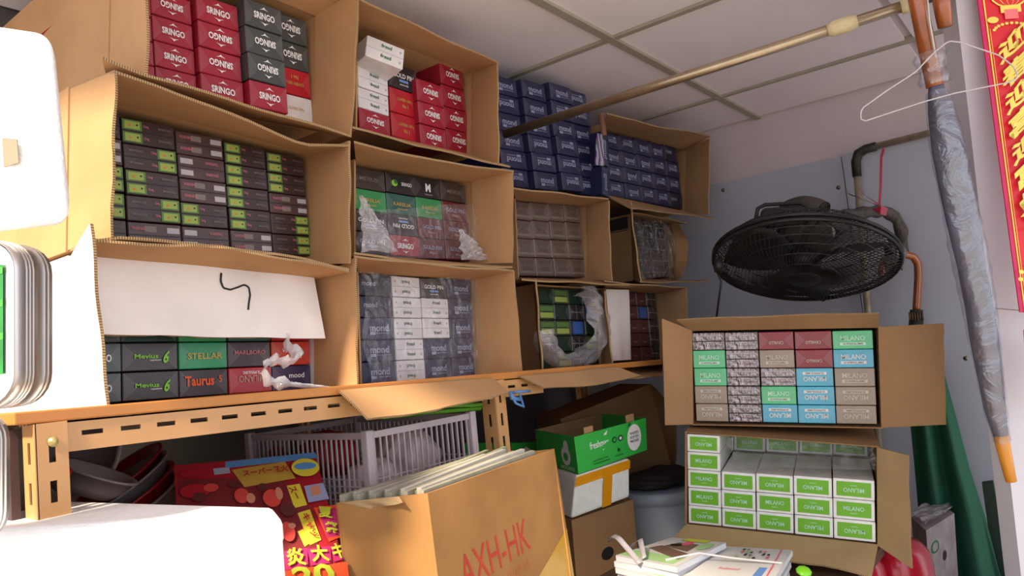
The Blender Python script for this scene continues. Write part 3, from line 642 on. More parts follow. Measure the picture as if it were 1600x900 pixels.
def ring_bag():   # bag pulled back from the cartons, bunched at the right and below
    vs = []; fs = []; n = 44; mm_ = 12
    for j in range(mm_+1):
        for i in range(n+1):
            a = math.radians(-78+250*i/n); r = 0.62+0.06*math.sin(4*a)+(0.44-0.06*math.sin(4*a))*j/mm_
            x = 890+54*r*math.cos(a); y = 508+70*r*math.sin(a); x = min(x, 949); y = min(max(y, 449), 577)
            vs.append(at(x, y, 1.125)+V((0, -1, 0))*(0.03*math.sin(math.pi*j/mm_)+0.006*math.sin(5*a+j*0.9)+0.004*math.sin(9*a-j*1.7)))
    for j in range(mm_):
        for i in range(n): fs.append([j*(n+1)+i, j*(n+1)+i+1, (j+1)*(n+1)+i+1, (j+1)*(n+1)+i])
    o = mesh_obj('plastic_bag', vs, fs, LIL, None, None, True); tag(o, 'lilac tinted plastic bag pulled open around the dark green cartons', 'plastic bag')
ring_bag()
film(Q((988, 340), (1048, 352), (1052, 434), (990, 436), 1.142), 'shiny clear film over dark cartons beside the back wall', 0.01, film_mat('shiny_film', (0.85, 0.85, 0.88, 1), 0.28, 0.03, 1.0, 30), seed=9)
# crumpled tape/plastic scrap on the lower left box
m = MB(); pts = [(445, 528, 1.10), (452, 545, 1.09), (470, 550, 1.085), (455, 566, 1.08), (425, 562, 1.075), (408, 575, 1.07), (418, 596, 1.06), (450, 600, 1.05), (490, 604, 1.04), (520, 608, 1.035)]
rows = resample([at(*p) for p in pts], 40); vs = []; fs = []
for i, p in enumerate(rows):
    w_ = 0.009+0.004*math.sin(i*1.7)
    if i > 28: w_ = 0.004
    vs += [p+V((0.3, -0.3, 1)).normalized()*w_+V((0, -0.004*math.sin(i*2.1), 0)), p+V((0, -0.010+0.004*math.cos(i*1.3), 0)), p-V((0.3, -0.3, 1)).normalized()*w_]
for i in range(len(rows)-1):
    for k in range(2): a = i*3+k; fs.append([a, a+1, a+4, a+3])
o = mesh_obj('plastic_scrap', vs, fs, film_mat('white_scrap', (1, 1, 1, 1), 0.25, 0.6, 1, 60), None, None, True); tag(o, 'crumpled whitish plastic scrap across the red cartons of the white box', 'scrap')

# ================================================================== MILANO BOXES (right)
kq = [att(1081, 516, 2.0), att(1372, 511, 1.84), att(1377, 668, 1.84), att(1083, 663, 2.0)]
kn = qn(kq)
def off(x, y, q_, d): return onp(x, y, q_, d)
kb = carton_box('upper of two open boxes at right, filled with multicoloured and foil cartons', kq, 0.38, dict(
    left=[off(1036, 497, kq, 0.02), off(1041, 662, kq, 0.02)], right=[off(1474, 505, kq, 0.0), off(1478, 663, kq, 0.0)], top=[off(1062, 498, kq, 0.05), off(1370, 487, kq, 0.05)]), mi=K_out, group='two open boxes at the right')
kg = [p - kn*0.006 for p in [att(1084, 520, 2.0), att(1368, 516, 1.84), att(1372, 664, 1.84), att(1087, 659, 2.0)]]
grid(kg, ['*A*AQQF', 'FFFFF', '*YQFAV'.replace('V', '*V'), '*Y*Y*Y*V*V', '*A*AAYQ'], 'upper right box', 'cartons in the upper right box', colw=[1, 0.99, 1.02, 1.05, 1.1], jit=0.002, depth=0.25)
lq = [att(1073, 676, 1.95), att(1371, 699, 1.78), att(1372, 852, 1.78), att(1073, 820, 1.95)]
ln = qn(lq)
carton_box('lower of two open boxes at right, filled with green and white cartons', lq, 0.58, dict(
    right=[off(1414, 702, lq, 0.07), off(1419, 872, lq, 0.07)], bottom=[off(1047, 838, lq, 0.10), off(1150, 845, lq, 0.10), off(1290, 862, lq, 0.10), off(1358, 878, lq, 0.10)],), mi=K_pale, mo=K_dark, group='two open boxes at the right')
lg = [p - ln*0.004 for p in [att(1076, 679, 1.95), att(1369, 686, 1.78), att(1369, 849, 1.78), att(1075, 818, 1.95)]]
grid(lg, ['*PPPP*P', '*P*P*P', '*PP*P', '*P*P*P', '*PP*P'], 'lower right box', 'cartons in the lower right box', colw=[0.97, 0.97, 1.02, 1.02, 1.07], jit=0.002, depth=0.25, maxrows=5)
lg2 = [p - ln*0.27 for p in lg]
grid(lg2, ['...PP', '...P', '...P', '...P', '...P'], 'back of lower right box', 'cartons in the back of the lower right box', jit=0.002, depth=0.25, maxrows=5)
# clear film along the top edge inside the lower box
a, b = lg[0].lerp(lg[1], 0.22), lg[0].lerp(lg[1], 0.99)
film([a-V((0, 0, 0.004))-ln*0.02, b-V((0, 0, 0.02))-ln*0.02, b-ln*0.02-V((0, 0, 0.075)), a-ln*0.02-V((0, 0, 0.085))], 'clear crinkled film over the gap above the green and white cartons', 0.006, film_mat('box_film', (0.93, 0.94, 0.93, 1), 0.07, 0.04, 0.8, 26), seed=4)

# ================================================================== ROD, UMBRELLA, HANGER
ROD = mat('rod_steel', S(172, 155, 130), 0.28, metal=0.85, noise=0.15, nscale=14); TAPE = mat('tape_cream', S(205, 190, 150), 0.7, bump=0.4)
t = thing('metal_rod', (1.6, 0.6, 2.13), 'long steel rod crossing under the ceiling from the navy stack to the pillar', 'rod')
a, b = at(788, 210, 1.13), att(1420, 7, 1.50); dd = (b-a).normalized(); 
m = MB(); m.tube([a, b+dd*0.03], 0.0115, 14); m.build('pole', ROD, t, True)
m = MB(); a2, b2 = b+dd*0.028, b+dd*0.18; m.tube([a2, b2], 0.010, 14); m.build('pole', ROD, t, True)
def onrod(px): # point of the rod at pixel column
    best = min((i/2000 for i in range(2400)), key=lambda s: abs((lambda q: 800+FPX*((q-EYE).dot(RT))/((q-EYE).dot(FWD)))(a.lerp(b, s))-px)); return a.lerp(b, best)
m = MB(); m.tube([onrod(1293), onrod(1303), onrod(1325), onrod(1340)], [0.0125, 0.016, 0.0165, 0.013], 14); m.build('tape_wrap', TAPE, t, True)
m = MB(); m.tube([onrod(1408), onrod(1422)], [0.0155, 0.0155], 14); m.build('tape_wrap', TAPE, t, True)
# hanging wrapped umbrella
HW = mat('handle_wood', S(150, 78, 34), 0.25, noise=0.25, nscale=20, coat=0.6); TIPW = mat('tip_wood', S(205, 135, 40), 0.35, noise=0.15, coat=0.3)
UMF = mat('umbrella_cloth', S(80, 82, 100), 0.6, noise=0.25, nscale=18); UW = film_mat('umbrella_film', (0.92, 0.92, 0.97, 1), 0.16, 0.02, 0.5, 12)
um = thing('umbrella', att(1580, 752, 1.43), 'long umbrella in clear wrap with brown handle, hanging from the rod before the pillar', 'umbrella')
TU = 1.42
ax = resample([att(1433, 0, TU), att(1458, 128, TU), att(1510, 380, TU+.005), att(1556, 680, TU+.01)], 30)
m = MB(); h0 = att(1433, 0, TU); h1 = att(1461, 135, TU); ud = (h0-h1).normalized()
hk = [h1, h0, h0+ud*0.05]+[h0+ud*0.05+ud*0.035*math.sin(k*math.pi/8)+RT*(0.035-0.035*math.cos(k*math.pi/8)) for k in range(1, 9)]+[att(1471, 5, TU), att(1477, 42, TU)]
m.tube(hk[:-2]+[hk[-2], hk[-1]], [0.0155]*(len(hk)-2)+[0.0155, 0.013], 14); m.build('handle', HW, um, True)
m = MB(); A = resample([att(1461, 128, TU), att(1473, 190, TU), att(1497, 310, TU), att(1530, 480, TU), att(1555, 640, TU), att(1566, 690, TU)], 40)
prof = [(0, 0.013), (0.06, 0.022), (0.2, 0.030), (0.45, 0.030), (0.7, 0.026), (0.9, 0.020), (1, 0.013)]
def lerpp(s):
    for (s0, r0), (s1, r1) in zip(prof, prof[1:]):
        if s <= s1: return r0+(r1-r0)*(s-s0)/(s1-s0)
    return prof[-1][1]
m.tube(A, [lerpp(i/40)*0.86 for i in range(41)], 20)
for i, v in enumerate(m.v):
    ring, k = divmod(i, 20); s = ring/40; c_ = A[ring]; sp = 1+0.10*math.sin(2*math.pi*(k/20*4+s*1.6)); m.v[i] = c_+(v-c_)*sp
m.build('canopy', UMF, um, True)
m = MB(); m.tube(A[1:], [lerpp(i/40)*1.05 for i in range(1, 41)], 16, cap=False)
for i, v in enumerate(m.v): c_ = A[1+i//16]; m.v[i] = c_+(v-c_)*(1+0.09*math.sin(i*1.9)*math.sin(i*0.31))
m.build('plastic_wrap', UW, um, True)
m = MB(); B_ = resample([att(1450, 82, TU), att(1456, 105, TU), att(1462, 132, TU)], 6); m.tube(B_, [0.022, 0.030, 0.026, 0.022, 0.024, 0.028, 0.026], 12, cap=False)
for i, v in enumerate(m.v): c_ = B_[i//12]; m.v[i] = c_+(v-c_)*(1+0.22*math.sin(i*2.3)*0.4)
m.build('plastic_wrap', UW, um, True)
m = MB(); m.tube([att(1564, 680, TU), att(1569, 705, TU), att(1580, 752, TU)], [0.0135, 0.012, 0.0095], 14); m.build('tip', TIPW, um, True)
# thin string beside handle
m = MB(); m.tube([att(1449, -5, 1.40), att(1452, 30, 1.40), att(1457, 60, 1.40), att(1462, 90, 1.40)], 0.0016, 6); o = m.build('string', mat('string_white', S(190, 195, 190), 0.6), None, True); tag(o, 'thin pale string hanging along the umbrella handle', 'string')
# plastic hanger
HG = mat('hanger_plastic', S(215, 208, 212), 0.25, noise=0.04, trans=0.35)
hp = [(1462, 80), (1482, 64), (1500, 66), (1560, 86), (1583, 103), (1590, 116), (1587, 124), (1575, 129), (1530, 138), (1490, 146), (1440, 160), (1352, 189), (1344, 186), (1346, 170), (1385, 142), (1430, 113), (1450, 92)]
m = MB(); H3 = [att(x, y, 1.36+0.0*(x-1460)) for x, y in hp]; H3 = resample(H3+[H3[0]], 80)[:-1]; m.tube(H3, 0.0013, 8, closed=True); o = m.build('clothes_hanger', HG, None, True); tag(o, 'thin pale plastic clothes hanger behind the umbrella, reaching over the red couplet', 'hanger')

# ================================================================== FAN
FB = mat('fan_black', S(34, 31, 31), 0.45, noise=0.3, nscale=20); FD = mat('fan_dusty', S(72, 64, 58), 0.8, noise=0.3, nscale=40)
FC = att(1256, 408, 2.25); vw = (FC-EYE).normalized()
upv = (UP - vw*UP.dot(vw)).normalized(); sd = vw.cross(upv).normalized()
th_ = math.radians(63)
fa = (-vw*math.cos(th_) - upv*math.sin(th_)).normalized()     # the way the fan blows: down and towards the shop
fe1 = sd; fe2 = fa.cross(fe1).normalized(); RF = 0.262
fan = thing('wall_fan', FC, 'black industrial wall fan with wire cage, tilted down on the back wall', 'fan')
def fp(r, a, h): return FC+(fe1*math.cos(a)+fe2*math.sin(a))*r+fa*h
def ring(m, r, h, rad, seg=48, s=6): m.tube([fp(r, 2*math.pi*k/seg, h) for k in range(seg)], rad, s, closed=True)
m = MB(); ring(m, RF, 0.006, 0.006); ring(m, RF, -0.010, 0.006); m.build('cage_rim', FB, fan, True)
for nm, sg, dep, r0 in (('front_grille', 1, 0.055, 0.05), ('rear_grille', -1, 0.085, 0.09)):
    m = MB()
    for k in range(96):
        a = 2*math.pi*k/96; pts = []
        for j in range(6):
            s = j/5; r = r0+(RF-r0)*s; h = sg*(0.008+dep*(1-s**2.6)); pts.append(fp(r, a+0.5*(1-s)*sg, h))
        m.tube(pts, 0.0015, 4, cap=False)
    for s in (0.0, 0.25, 0.5, 0.68, 0.82, 0.93):
        r = r0+(RF-r0)*s; ring(m, r, sg*(0.008+dep*(1-s**2.6)), 0.0014, 40, 4)
    m.build(nm, FB, fan)
m = MB(); m.lathe([(0, 0.068), (0.045, 0.066), (0.055, 0.058), (0, 0.058)], FC, fa, 24); m.build('badge', FB, fan, True)
for k in range(3):
    vs = []; fs = []; a0 = k*2*math.pi/3+0.5
    for i in range(9):
        r = 0.04+0.195*i/8
        for j in range(7):
            s = j/6; wd = 0.95*(0.6+0.5*math.sin(math.pi*min(1, i/8*0.9+0.1))); a = a0+(s-0.5)*wd; vs.append(fp(r, a, 0.03*(s-0.5)*2))
    for i in range(8):
        for j in range(6): fs.append([i*7+j, i*7+j+1, (i+1)*7+j+1, (i+1)*7+j])
    o = mesh_obj('fan_blade', vs, fs, FB, None, None, True); o.modifiers.new('s', 'SOLIDIFY').thickness = 0.002; child(o, fan)
m = MB(); m.lathe([(0, 0.03), (0.045, 0.028), (0.05, -0.02), (0, -0.02)], FC, fa, 24); m.build('hub', FB, fan, True)
m = MB(); m.lathe([(0, -0.2), (0.05, -0.198), (0.075, -0.18), (0.08, -0.1), (0.085, -0.06), (0, -0.06)], FC, fa, 28); m.build('motor', FD, fan, True)
MBX = [att(1190, 325, 2.22), att(1256, 320, 2.22), att(1268, 352, 2.2), att(1182, 356, 2.2)]
m = MB(); m.hexa(prism(MBX, vw*0.08)); bevel(m.build('control_box', FB, fan), 0.012, 3)
m = MB(); m.tube([att(1180, 346, 2.24), att(1184, 326, 2.24), att(1195, 320, 2.24), att(1250, 317, 2.24), att(1262, 324, 2.24), att(1268, 342, 2.24)], 0.006, 8); m.build('handle', FB, fan, True)
m = MB(); m.tube([fp(RF, 0, -0.002)+sd*0, fp(RF, 0, -0.002)], 0.01, 8)
for c_, k_ in ((att(1122, 415, 2.22), 1.1), (att(1389, 388, 2.2), 1.0)):
    m = MB(); m.lathe([(0, -0.012), (0.018*k_, -0.01), (0.02*k_, 0.012), (0, 0.014)], c_, sd, 16); m.build('side_knob', FB, fan, True)
ARM = mat('arm_dusty', S(78, 72, 68), 0.75, noise=0.35, nscale=50, bump=0.6, bscale=80)
m = MB(); ap = resample([att(1262, 349, 2.32), att(1310, 337, 2.38), att(1360, 331, 2.45), att(1382, 330, 2.5), att(1400, 340, 2.52), att(1409, 362, 2.54), att(1410, 395, 2.56)], 24)
m.tube(ap, [0.012+0.007*min(1, i/10)+0.003*math.sin(i*1.9) for i in range(25)], 12); m.build('mounting_arm', ARM, fan, True)
m = MB(); m.tube([att(1122, 428, 2.22), att(1127, 440, 2.22), att(1119, 499, 2.22)], 0.0035, 6); m.build('cord', FB, fan, True)
m = MB(); m.tube([fp(0.05, 1.57, -0.06), fp(0.16, 1.2, -0.10), ap[2]], 0.014, 10); m.build('bracket', FD, fan, True)
lump = att(1398, 398, 2.45); bm = bmesh.new(); bmesh.ops.create_icosphere(bm, subdivisions=3, radius=1)
for v in bm.verts:
    k = 1+0.18*math.sin(v.co.x*5+v.co.z*7)+0.1*math.sin(v.co.y*11); v.co = lump+V((v.co.x*0.03, v.co.y*0.03, v.co.z*0.05))*k
me = bpy.data.meshes.new('plastic_bundle'); bm.to_mesh(me); bm.free(); me.materials.append(mat('bundle_grey', S(120, 112, 112), 0.4, noise=0.3, nscale=40, bump=0.8)); me.polygons.foreach_set('use_smooth', [True]*len(me.polygons))
o = bpy.data.objects.new('plastic_bundle', me); C.objects.link(o); tag(o, 'grey plastic wrapped bundle at the right end of the fan', 'bundle')
# red ribbons
RB = mat('ribbon_red', S(170, 38, 66), 0.4, noise=0.12)
def ribbon(pts, w_, label):
    P_ = [atX(x, y, X) for x, y, X in pts]; vs = []; fs = []
    for i, p in enumerate(P_):
        d = (P_[min(i+1, len(P_)-1)]-P_[max(i-1, 0)]).normalized(); s = d.cross(FWD).normalized()*w_; vs += [p+s, p-s, p-s+FWD*0.001, p+s+FWD*0.001]
    for i in range(len(P_)-1):
        for k in range(4): fs.append([i*4+k, i*4+(k+1) % 4, (i+1)*4+(k+1) % 4, (i+1)*4+k])
    fs += [[0, 1, 2, 3], [len(vs)-1, len(vs)-2, len(vs)-3, len(vs)-4]]
    o = mesh_obj('ribbon', vs, fs, RB); tag(o, label, 'ribbon')
ribbon([(1381, 232, 2.85), (1377, 245, 2.80), (1376, 290, 2.65), (1374, 322, 2.5)], 0.0045, 'long red ribbon hanging from the wall pipe to the fan arm')
ribbon([(1326, 303, 2.75), (1345, 310, 2.6), (1372, 321, 2.5)], 0.006, 'short red ribbon end pointing left above the fan arm, lower one')
ribbon([(1341, 292, 2.75), (1350, 304, 2.6), (1374, 320, 2.5)], 0.006, 'short red ribbon end pointing up left above the fan arm')
ribbon([(1368, 331, 2.42), (1376, 328, 2.40), (1386, 331, 2.42)], 0.012, 'red ribbon knot tied round the fan arm')
# cane umbrella behind the boxes
cn = thing('cane_umbrella', att(1432, 560, 2.5), 'wooden crook handle of an umbrella standing behind the upper right box', 'umbrella')
CP = [att(1378, 436, 2.47), att(1377, 422, 2.47), att(1382, 408, 2.48), att(1395, 399, 2.5), att(1412, 397, 2.5), att(1427, 401, 2.5), att(1434, 412, 2.5), att(1435, 430, 2.5), att(1432, 485, 2.5)]
m = MB(); m.tube(resample(CP, 30), [0.010]+[0.0125]*30, 14); m.build('handle', HW, cn, True)
m = MB(); m.tube([att(1432, 484, 2.5), att(1430, 560, 2.5), att(1430, 640, 2.5)], [0.02, 0.028, 0.03], 12); m.build('canopy', mat('cane_cloth', S(45, 40, 40), 0.7), cn, True)
for k in range(6):
    m = MB(); x = 1421+k*4; m.tube([att(x, 488, 2.48), att(x+1, 500, 2.48)], 0.003, 6); m.build('rib_end', mat('rib_brass', S(90, 70, 50), 0.4, metal=0.5), cn, True)

# ================================================================== GREEN SHEET, RIGHT CLUTTER
GS = mat('green_canvas', S(26, 92, 66), 0.7, noise=0.12, nscale=5)
rowsg = [(545, 1400, 1468), (590, 1410, 1478), (640, 1420, 1492), (720, 1428, 1513), (800, 1436, 1540), (880, 1440, 1560), (980, 1440, 1590)]
vs = []; fs = []; nx = 18
for j, (y, xa_, xb_) in enumerate(rowsg):
    for i in range(nx+1): u = i/nx; vs.append(atX(xa_+(xb_-xa_)*u, y+8*u, 2.72+0.03*math.sin(u*13+j*0.35)*(0.4+j*0.12)))
for j in range(len(rowsg)-1):
    for i in range(nx): a = j*(nx+1)+i; fs.append([a, a+1, a+nx+2, a+nx+1])
o = mesh_obj('green_sheet', vs, fs, GS, None, None, True); o.modifiers.new('s', 'SOLIDIFY').thickness = 0.003; tag(o, 'dark green canvas sheet hanging in folds against the back wall', 'sheet')
m = MB(); gq = [atX(1534, 754, 2.8), atX(1551, 752, 2.8), atX(1585, 930, 2.8), atX(1560, 940, 2.8)]; m.hexa(prism(gq, V((0.02, 0, 0)))); o = m.build('green_board', mat('board_green', S(30, 52, 40), 0.6)); tag(o, 'narrow dark green board leaning right of the green canvas sheet', 'board')
# table under the boxes and low bench (mostly hidden)
TB = mat('counter_wood', S(110, 82, 58), 0.6, noise=0.15, nscale=8)
t = thing('counter_table', (1.2, 0.6, 0), 'brown wooden counter under the magazines and boxes in front of the shelving', 'table')
m = MB(); m.box(0.12, 0.30, 0.985, 1.60, 0.985, 1.012); bevel(m.build('table_top', TB, t), 0.003)
m = MB(); m.box(1.605, 0.50, 0.935, 2.46, 0.985, 0.962); bevel(m.build('table_leaf', TB, t), 0.003)
for x, ys in ((0.17, (0.34, 0.93)), (1.54, (0.34, 0.93)), (2.38, (0.56, 0.93))):
    for y in ys: m = MB(); m.box(x, y, 0, x+0.045, y+0.045, 0.985); m.build('leg', TB, t)
t = thing('low_bench', (2.1, 1.3, 0), 'low dark bench under the stacked trays and the grey bucket', 'bench')
m = MB(); m.box(1.30, 1.06, 0.80, 2.57, 1.62, 0.825); m.build('bench_top', TB, t)
for x in (1.33, 2.5):
    for y in (1.08, 1.56): m = MB(); m.box(x, y, 0, x+0.045, y+0.045, 0.80); m.build('leg', TB, t)
t = thing('stool', (2.2, 0.3, 0), 'low dark wooden stool under the red containers and greyish carton', 'stool')
m = MB(); m.box(1.72, 0.05, 0.60, 2.72, 0.50, 0.622); m.build('seat', TB, t)
for x in (1.75, 2.66):
    for y in (0.07, 0.46): m = MB(); m.box(x, y, 0, x+0.035, y+0.035, 0.60); m.build('leg', TB, t)
# box with pink/grey print
pq = [att(1447, 829, 2.15), att(1491, 802, 2.32), att(1497, 930, 2.32), att(1452, 950, 2.15)]
for p in pq[2:]: p.z = 0.624
pb_ = (att(1424, 803, 2.3)-pq[0]); pb_.z = 0; pb_ = pb_.normalized()*0.16
m = MB(); m.hexa(prism(pq, pb_)); o = m.build('greyish_carton', mat('carton_greyish', S(150, 138, 140), 0.6, noise=0.25, nscale=18)); tag(o, 'greyish carton with dark marks, before the green canvas sheet', 'box')
decal('print', pq, [('e', pDg, 0.25, 0.80, 0.14, 0.06), ('e', mat('carton_greyish', (0, 0, 0, 1)), 0.25, 0.80, 0.09, 0.04), ('e', pBlk, 0.55, 0.66, 0.07, 0.05)], o)
tq_ = [pq[0]+pb_, pq[1]+pb_, pq[1], pq[0]]; u_ = V((0, 0, 0.006))
o = film([p+u_ for p in tq_], 'pinkish plastic wrap lying on the greyish carton', 0.012, film_mat('pink_film', (0.75, 0.5, 0.62, 1), 0.3, 0.35, 1, 40), seed=12)
RPL = mat('red_plastic', S(190, 22, 50), 0.25, noise=0.08, coat=0.5)
for nm, px, py, tt, rr_, lab in (('red_container', 1406, 884, 1.98, 0.080, 'glossy red plastic rounded container below the right flap of the lower right box'), ('red_container', 1346, 905, 1.93, 0.062, 'smaller red plastic container below the bottom flap of the lower right box')):
    bc = att(px, py, tt); H_ = bc.z-0.622; m = MB(); m.lathe([(0.0, 0.075), (rr_*0.4, 0.074), (rr_*0.7, 0.062), (rr_*0.93, 0.04), (rr_, 0.0), (rr_, -H_), (0, -H_)], bc, (0, 0, 1), 28)
    tag(m.build(nm, RPL, None, True), lab, 'container')

# ================================================================== MAGAZINES
MG = thing('magazine', (0, 0, 0), 'x', 'magazine'); bpy.data.objects.remove(MG)
PAPER = mat('paper_white', S(200, 201, 208), 0.6, noise=0.04); cover_cols = [(215, 220, 215), (120, 170, 110), (225, 225, 232), (200, 205, 225), (228, 225, 228), (190, 205, 190)]
def magazine(quadpx, z, th, label, cover, group='magazines on the counter'):
    q = [atZ(x, y, z) for x, y in quadpx]   # back-left, back-right, front-right, front-left
    t = thing('magazine', (q[0]+q[2])/2-V((0, 0, th)), label, 'magazine', group)
    m = MB(); m.hexa([p-V((0, 0, th)) for p in (q[3], q[2], q[1], q[0])]+[q[3], q[2], q[1], q[0]]); m.build('pages', PAPER, t)
    qq = [p+V((0, 0, 0.0006)) for p in q]; decal('cover', qq, cover, t, 0.0004)
c_green = P('cover_green', 150, 190, 130); c_brown = P('cover_brown', 110, 85, 70); c_bl = P('cover_blue', 90, 130, 190); c_cr = P('cover_cream', 198, 197, 196); c_y = P('cover_yellow', 200, 205, 60); c_pk = P('cover_pink', 215, 90, 120)
cov1 = [('r', c_cr, 0, 0, 1, 1), ('r', c_green, 0.0, 0.05, 0.9, 0.30), ('p', c_brown, [(0.12, 0.45), (0.85, 0.2), (0.9, 0.42), (0.2, 0.62)]), ('p', c_brown, [(0.25, 0.6), (0.75, 0.5), (0.7, 0.8), (0.35, 0.8)]), ('e', c_pk, 0.5, 0.8, 0.08, 0.09), ('r', c_y, 0.3, 0.88, 0.75, 1.0), ('e', c_green, 0.85, 0.75, 0.1, 0.14), ('e', pBlk, 0.4, 0.68, 0.1, 0.05)]
cov2 = [('r', c_cr, 0, 0, 1, 1), ('t', c_pk, 'Redeemed', 0.40, 0.30, 0.26, 0.07), ('r', c_bl, 0.74, 0.1, 0.84, 0.4), ('p', c_pk, [(0.9, 0.0), (0.92, 0.0), (0.86, 1.0), (0.84, 1.0)])]+[('e', [pBlk, c_pk, pBlk, c_green, pDim][k % 5], 0.25+(0.083*k) % 0.5, 0.62+0.3*((k*37) % 10)/10, 0.022, 0.03) for k in range(16)]
def mag_pile(px4, ztop, n, th, covs, labels, seed):
    rnd = random.Random(seed); q0 = [atZ(x, y, ztop) for x, y in px4]; cc = (q0[0]+q0[1]+q0[2]+q0[3])/4
    for k in range(n):
        i = n-1-k; a = rnd.uniform(-0.07, 0.07) if k < n-1 else 0; dx, dy = (rnd.uniform(-0.012, 0.006), rnd.uniform(-0.006, 0.012)) if k < n-1 else (0, 0)
        zt_ = ztop-th*i; q = []
        for p in q0:
            d = p-cc; q.append(V((cc.x+d.x*math.cos(a)-d.y*math.sin(a)+dx, cc.y+d.x*math.sin(a)+d.y*math.cos(a)+dy, zt_)))
        t = thing('magazine', V((cc.x, cc.y, zt_-th)), labels[k], 'magazine', 'magazines on the counter')
        m = MB(); dn_ = V((0, 0, th*0.93)); m.hexa([p-dn_ for p in (q[3], q[2], q[1], q[0])]+[q[3], q[2], q[1], q[0]]); m.build('pages', PAPER, t)
        decal('cover', [p+V((0, 0, 0.0003)) for p in q], covs, t, 0.0003)
mag_pile([(1050, 840), (1134, 848), (1057, 886), (962, 868)], 1.098, 7, 0.0120, cov1, ['magazine at the very bottom of the left pile', 'second magazine from the bottom of the left pile', 'third magazine from the bottom of the left pile', 'middle magazine of the left pile, pages showing', 'third magazine from the top of the left pile', 'second magazine from the top of the left pile', 'magazine with a green and brown cover, topmost of the left pile'], 4)
mag_pile([(1136, 854), (1238, 860), (1206, 912), (1070, 900)], 1.080, 6, 0.0108, cov2, ['magazine at the very bottom of the right pile', 'second magazine from the bottom of the right pile', 'third magazine from the bottom of the right pile', 'third magazine from the top of the right pile', 'second magazine from the top of the right pile', 'magazine with a pale cover and tiny coloured figures, topmost of the right pile'], 9)
m = MB(); m.tube([atZ(1040, 875, 1.10), atZ(1092, 864, 1.1005), atZ(1145, 872, 1.09), atZ(1222, 880, 1.0825)], 0.0022, 6); o = m.build('plastic_strap', mat('strap_white', S(215, 210, 210), 0.4), None, True); tag(o, 'whitish plastic strap tied across the two piles of magazines', 'strap')
for k, (pts, lab) in enumerate((([(953, 845), (957, 836), (966, 840), (985, 862), (1000, 880)], 'bent clear plastic strap end by the brown box hole'), ([(984, 862), (990, 848), (1000, 842), (1003, 856), (1006, 872)], 'short clear plastic strap end right of the bent one'))):
    P3 = resample([att(x, y, 1.66-0.03*i) for i, (x, y) in enumerate(pts)], 14); vs = []; fs = []
    for i, p in enumerate(P3): vs += [p+RT*0.005+UP*0.003, p-RT*0.005-UP*0.003]
    for i in range(len(P3)-1): fs.append([i*2, i*2+1, i*2+3, i*2+2])
    o = mesh_obj('strap_end', vs, fs, mat('strap_clear', S(170, 165, 172), 0.25, noise=0.2), None, None, True); o.modifiers.new('s', 'SOLIDIFY').thickness = 0.001; tag(o, lab, 'strap')
m = MB(); lp = att(1256, 893, 1.52); m.lathe([(0, 0.006), (0.008, 0.006), (0.014, 0.003), (0.016, 0), (0, -0.003)], lp, (-0.3, -0.3, 0.8), 9); o = m.build('green_wrapper', mat('lime_plastic', S(130, 215, 40), 0.3), None, True); tag(o, 'lime green plastic wrapper right of the magazines', 'wrapper')

# ================================================================== AXH-HK BOX
zt = 1.352
c0, c1, c2 = att(668, 770, 1.13), att(866, 700, 1.5), att(526, 787, 1.24)
c1.z = zt; c2.z = zt-0.012; c0.z = zt-0.003
# keep the image corners while levelling
c0 = atZ(668, 771, zt-0.002); c1 = atZ(866, 701, zt); c2 = atZ(525, 786, zt-0.010)
c3_ = c1+c2-c0; dz = V((0.012, -0.006, -0.33)); dz1 = V((0.03, 0.0, -0.33))
ab = thing('newspaper_box', ((c0+c1+c2+c3_)/4)+V((0, 0, -0.33)), 'worn brown box with red capitals on its side, full of newspapers', 'box')
AO = mat('cardboard_worn', S(164, 120, 72), 0.85, noise=0.16, nscale=9, spec=0.2); AO2 = AO
def wallslab(a, b, nm):
    m = MB(); n = ((b-a).cross(V((0, 0, 1)))).normalized(); cc = (c0+c1+c2+c3_)/4
    if n.dot(cc-a) < 0: n = -n
    A0, B0 = a+dz, b+dz1 if b is c1 else b+dz
    m.hexa([A0, B0, B0+n*0.004, A0+n*0.004, a, b, b+n*0.004, a+n*0.004]); return m.build(nm, AO, ab)
wallslab(c0, c1, 'front_panel'); wallslab(c0, c2, 'side_panel'); wallslab(c2, c3_, 'rear_panel'); wallslab(c1, c3_, 'side_panel')
m = MB(); m.hexa([p+dz for p in (c0, c1, c3_, c2)]+[p+dz+V((0, 0, 0.004)) for p in (c0, c1, c3_, c2)]); m.build('base', AO, ab)
AR = mat('print_stencil_red', S(185, 60, 38), 0.7, noise=0.15, nscale=40)
AR2 = mat('print_faint_red', S(190, 110, 65), 0.8, noise=0.2, nscale=40)
fq = [c0, c1, c1+dz1, c0+dz]
TAPEB = mat('parcel_tape', S(196, 150, 40), 0.3, noise=0.1, coat=0.4)
decal('tape', fq, [('p', TAPEB, [(0.44, 0.22), (1.0, 0.52), (1.0, 0.20), (0.62, 0.0), (0.44, 0.0)])], ab, 0.0006)
